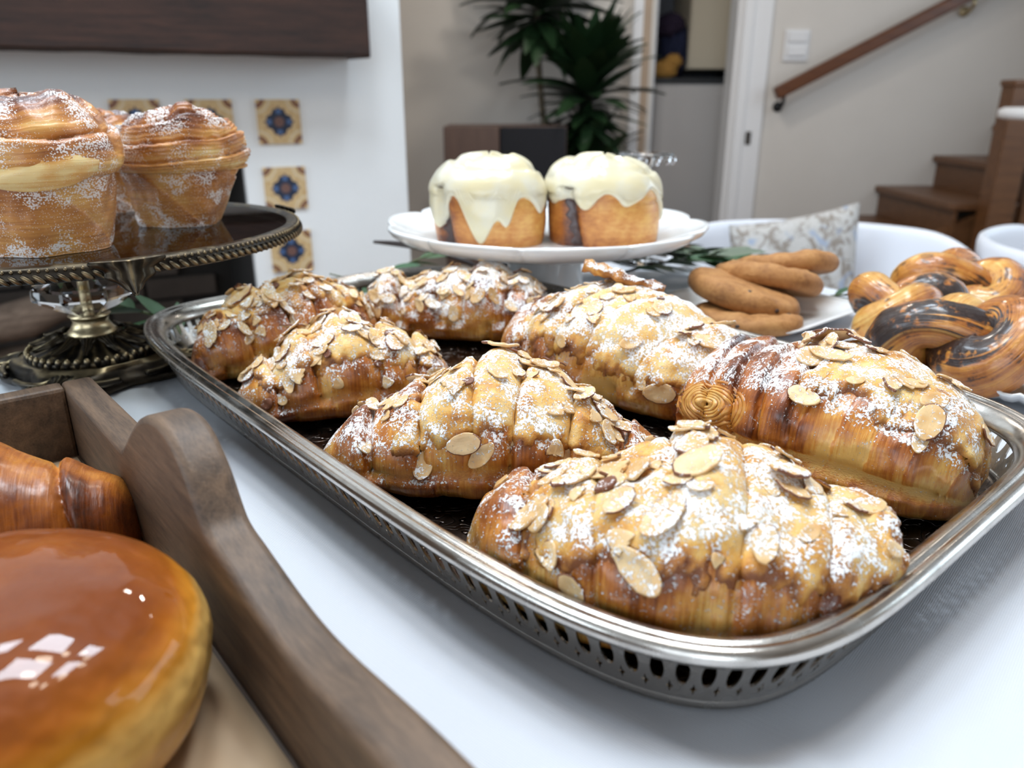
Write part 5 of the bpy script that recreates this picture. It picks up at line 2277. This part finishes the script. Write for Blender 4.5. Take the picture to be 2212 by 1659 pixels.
G = 'greenery sprigs lying on the white cloth'
sprig('green leafy sprig between the antique stand and the back left tray corner', [(-.290, .655, .004), (-.305, .665, .016), (-.330, .660, .026), (-.352, .668, .030)], 9, .056, ['green'], 3, None, .0014, 'stem', .7)
sprig('thin green sprig rising behind the back rim of the tray', [(-.160, .905, .003), (-.130, .915, .014), (-.100, .925, .024), (-.070, .935, .030)], 6, .045, ['green'], 5)
sprig('dark green leaf spray peeping over the back left rim of the tray', [(-.12, .80, .002), (-.15, .79, .020), (-.185, .775, .034)], 4, .05, ['green'], 8, None, .0013, 'stem', .4)
for k, (a, b, n_, mats, lab) in enumerate([
        ((.085, .905), (.265, .880), 20, ['olive', 'green'], 'grey-green leafy branch nearest the cookies behind the tray'),
        ((.075, .945), (.255, .905), 20, ['olive', 'rust', 'olive', 'green'], 'mixed green and rust branch in the middle of the greenery behind the tray'),
        ((.060, .925), (.215, .955), 18, ['rust', 'green'], 'reddish branch farthest back in the greenery behind the tray'),
        ((.130, .880), (.300, .865), 14, ['olive', 'green'], 'deep green branch tip touching the farthest cookie')]):
    pts = [(a[0] + (b[0] - a[0]) * t, a[1] + (b[1] - a[1]) * t + .008 * math.sin(5 * t + k), -.002 + .034 * math.sin(PI * (.15 + .7 * t))) for t in (0, .25, .5, .75, 1)]
    sprig(lab, pts, n_ + 10, .055, mats, 20 + k, G, .0014, 'twig', .35)
sprig('small fresh green leaf cluster beside the right corner of the cookie plate', [(.330, .800, .003), (.350, .800, .006), (.372, .790, .006)], 5, .034, ['green'], 31, None)
tw = thing('twig_pair', 'two thin dark brown twigs jutting left under the white cake stand', 'twig', (-.06, .95, 0))
for pts, rr_ in (([(.03, -.02, .004), (.0, .0, .013), (-.055, .01, .026), (-.112, .012, .034)], .0026), ([(.05, -.01, .012), (.0, .012, .021), (-.05, .014, .030), (-.085, .012, .0335), (-.11, .012, .0345)], .0022)):
    C = catmull(pts, 8)
    v, f, _ = tube_mesh(C, [rr_ * (1.2 - .5 * i / (len(C) - 1)) for i in range(len(C))], 8)
    make('twig', v, f, M['twig'], tw)

# small crystal stand behind the white one
gs = thing('crystal_drop_stand', 'small clear glass stand edged with crystal drops behind the right iced roll', 'stand', (.168, 1.005, 0))
lathe('glass_foot', [(.030, 0), (.031, .002), (.012, .007), (.0075, .015), (.0065, .07), (.0075, .120), (.012, .132), (.010, .134)], M['crystal'], gs, 32)
lathe('glass_plate', [(.010, .1345), (.034, .1345), (.035, .1365), (.034, .138), (.010, .138)], M['crystal'], gs, 48)
for k in range(14):
    a = 2 * PI * k / 14
    v, f = ellipsoid((.0345 * math.cos(a), .0345 * math.sin(a), .129), (.0036, .0036, .0052), Matrix.Identity(3), 6, 8)
    make('crystal_drop', v, f, M['crystal'], gs, smooth=False)
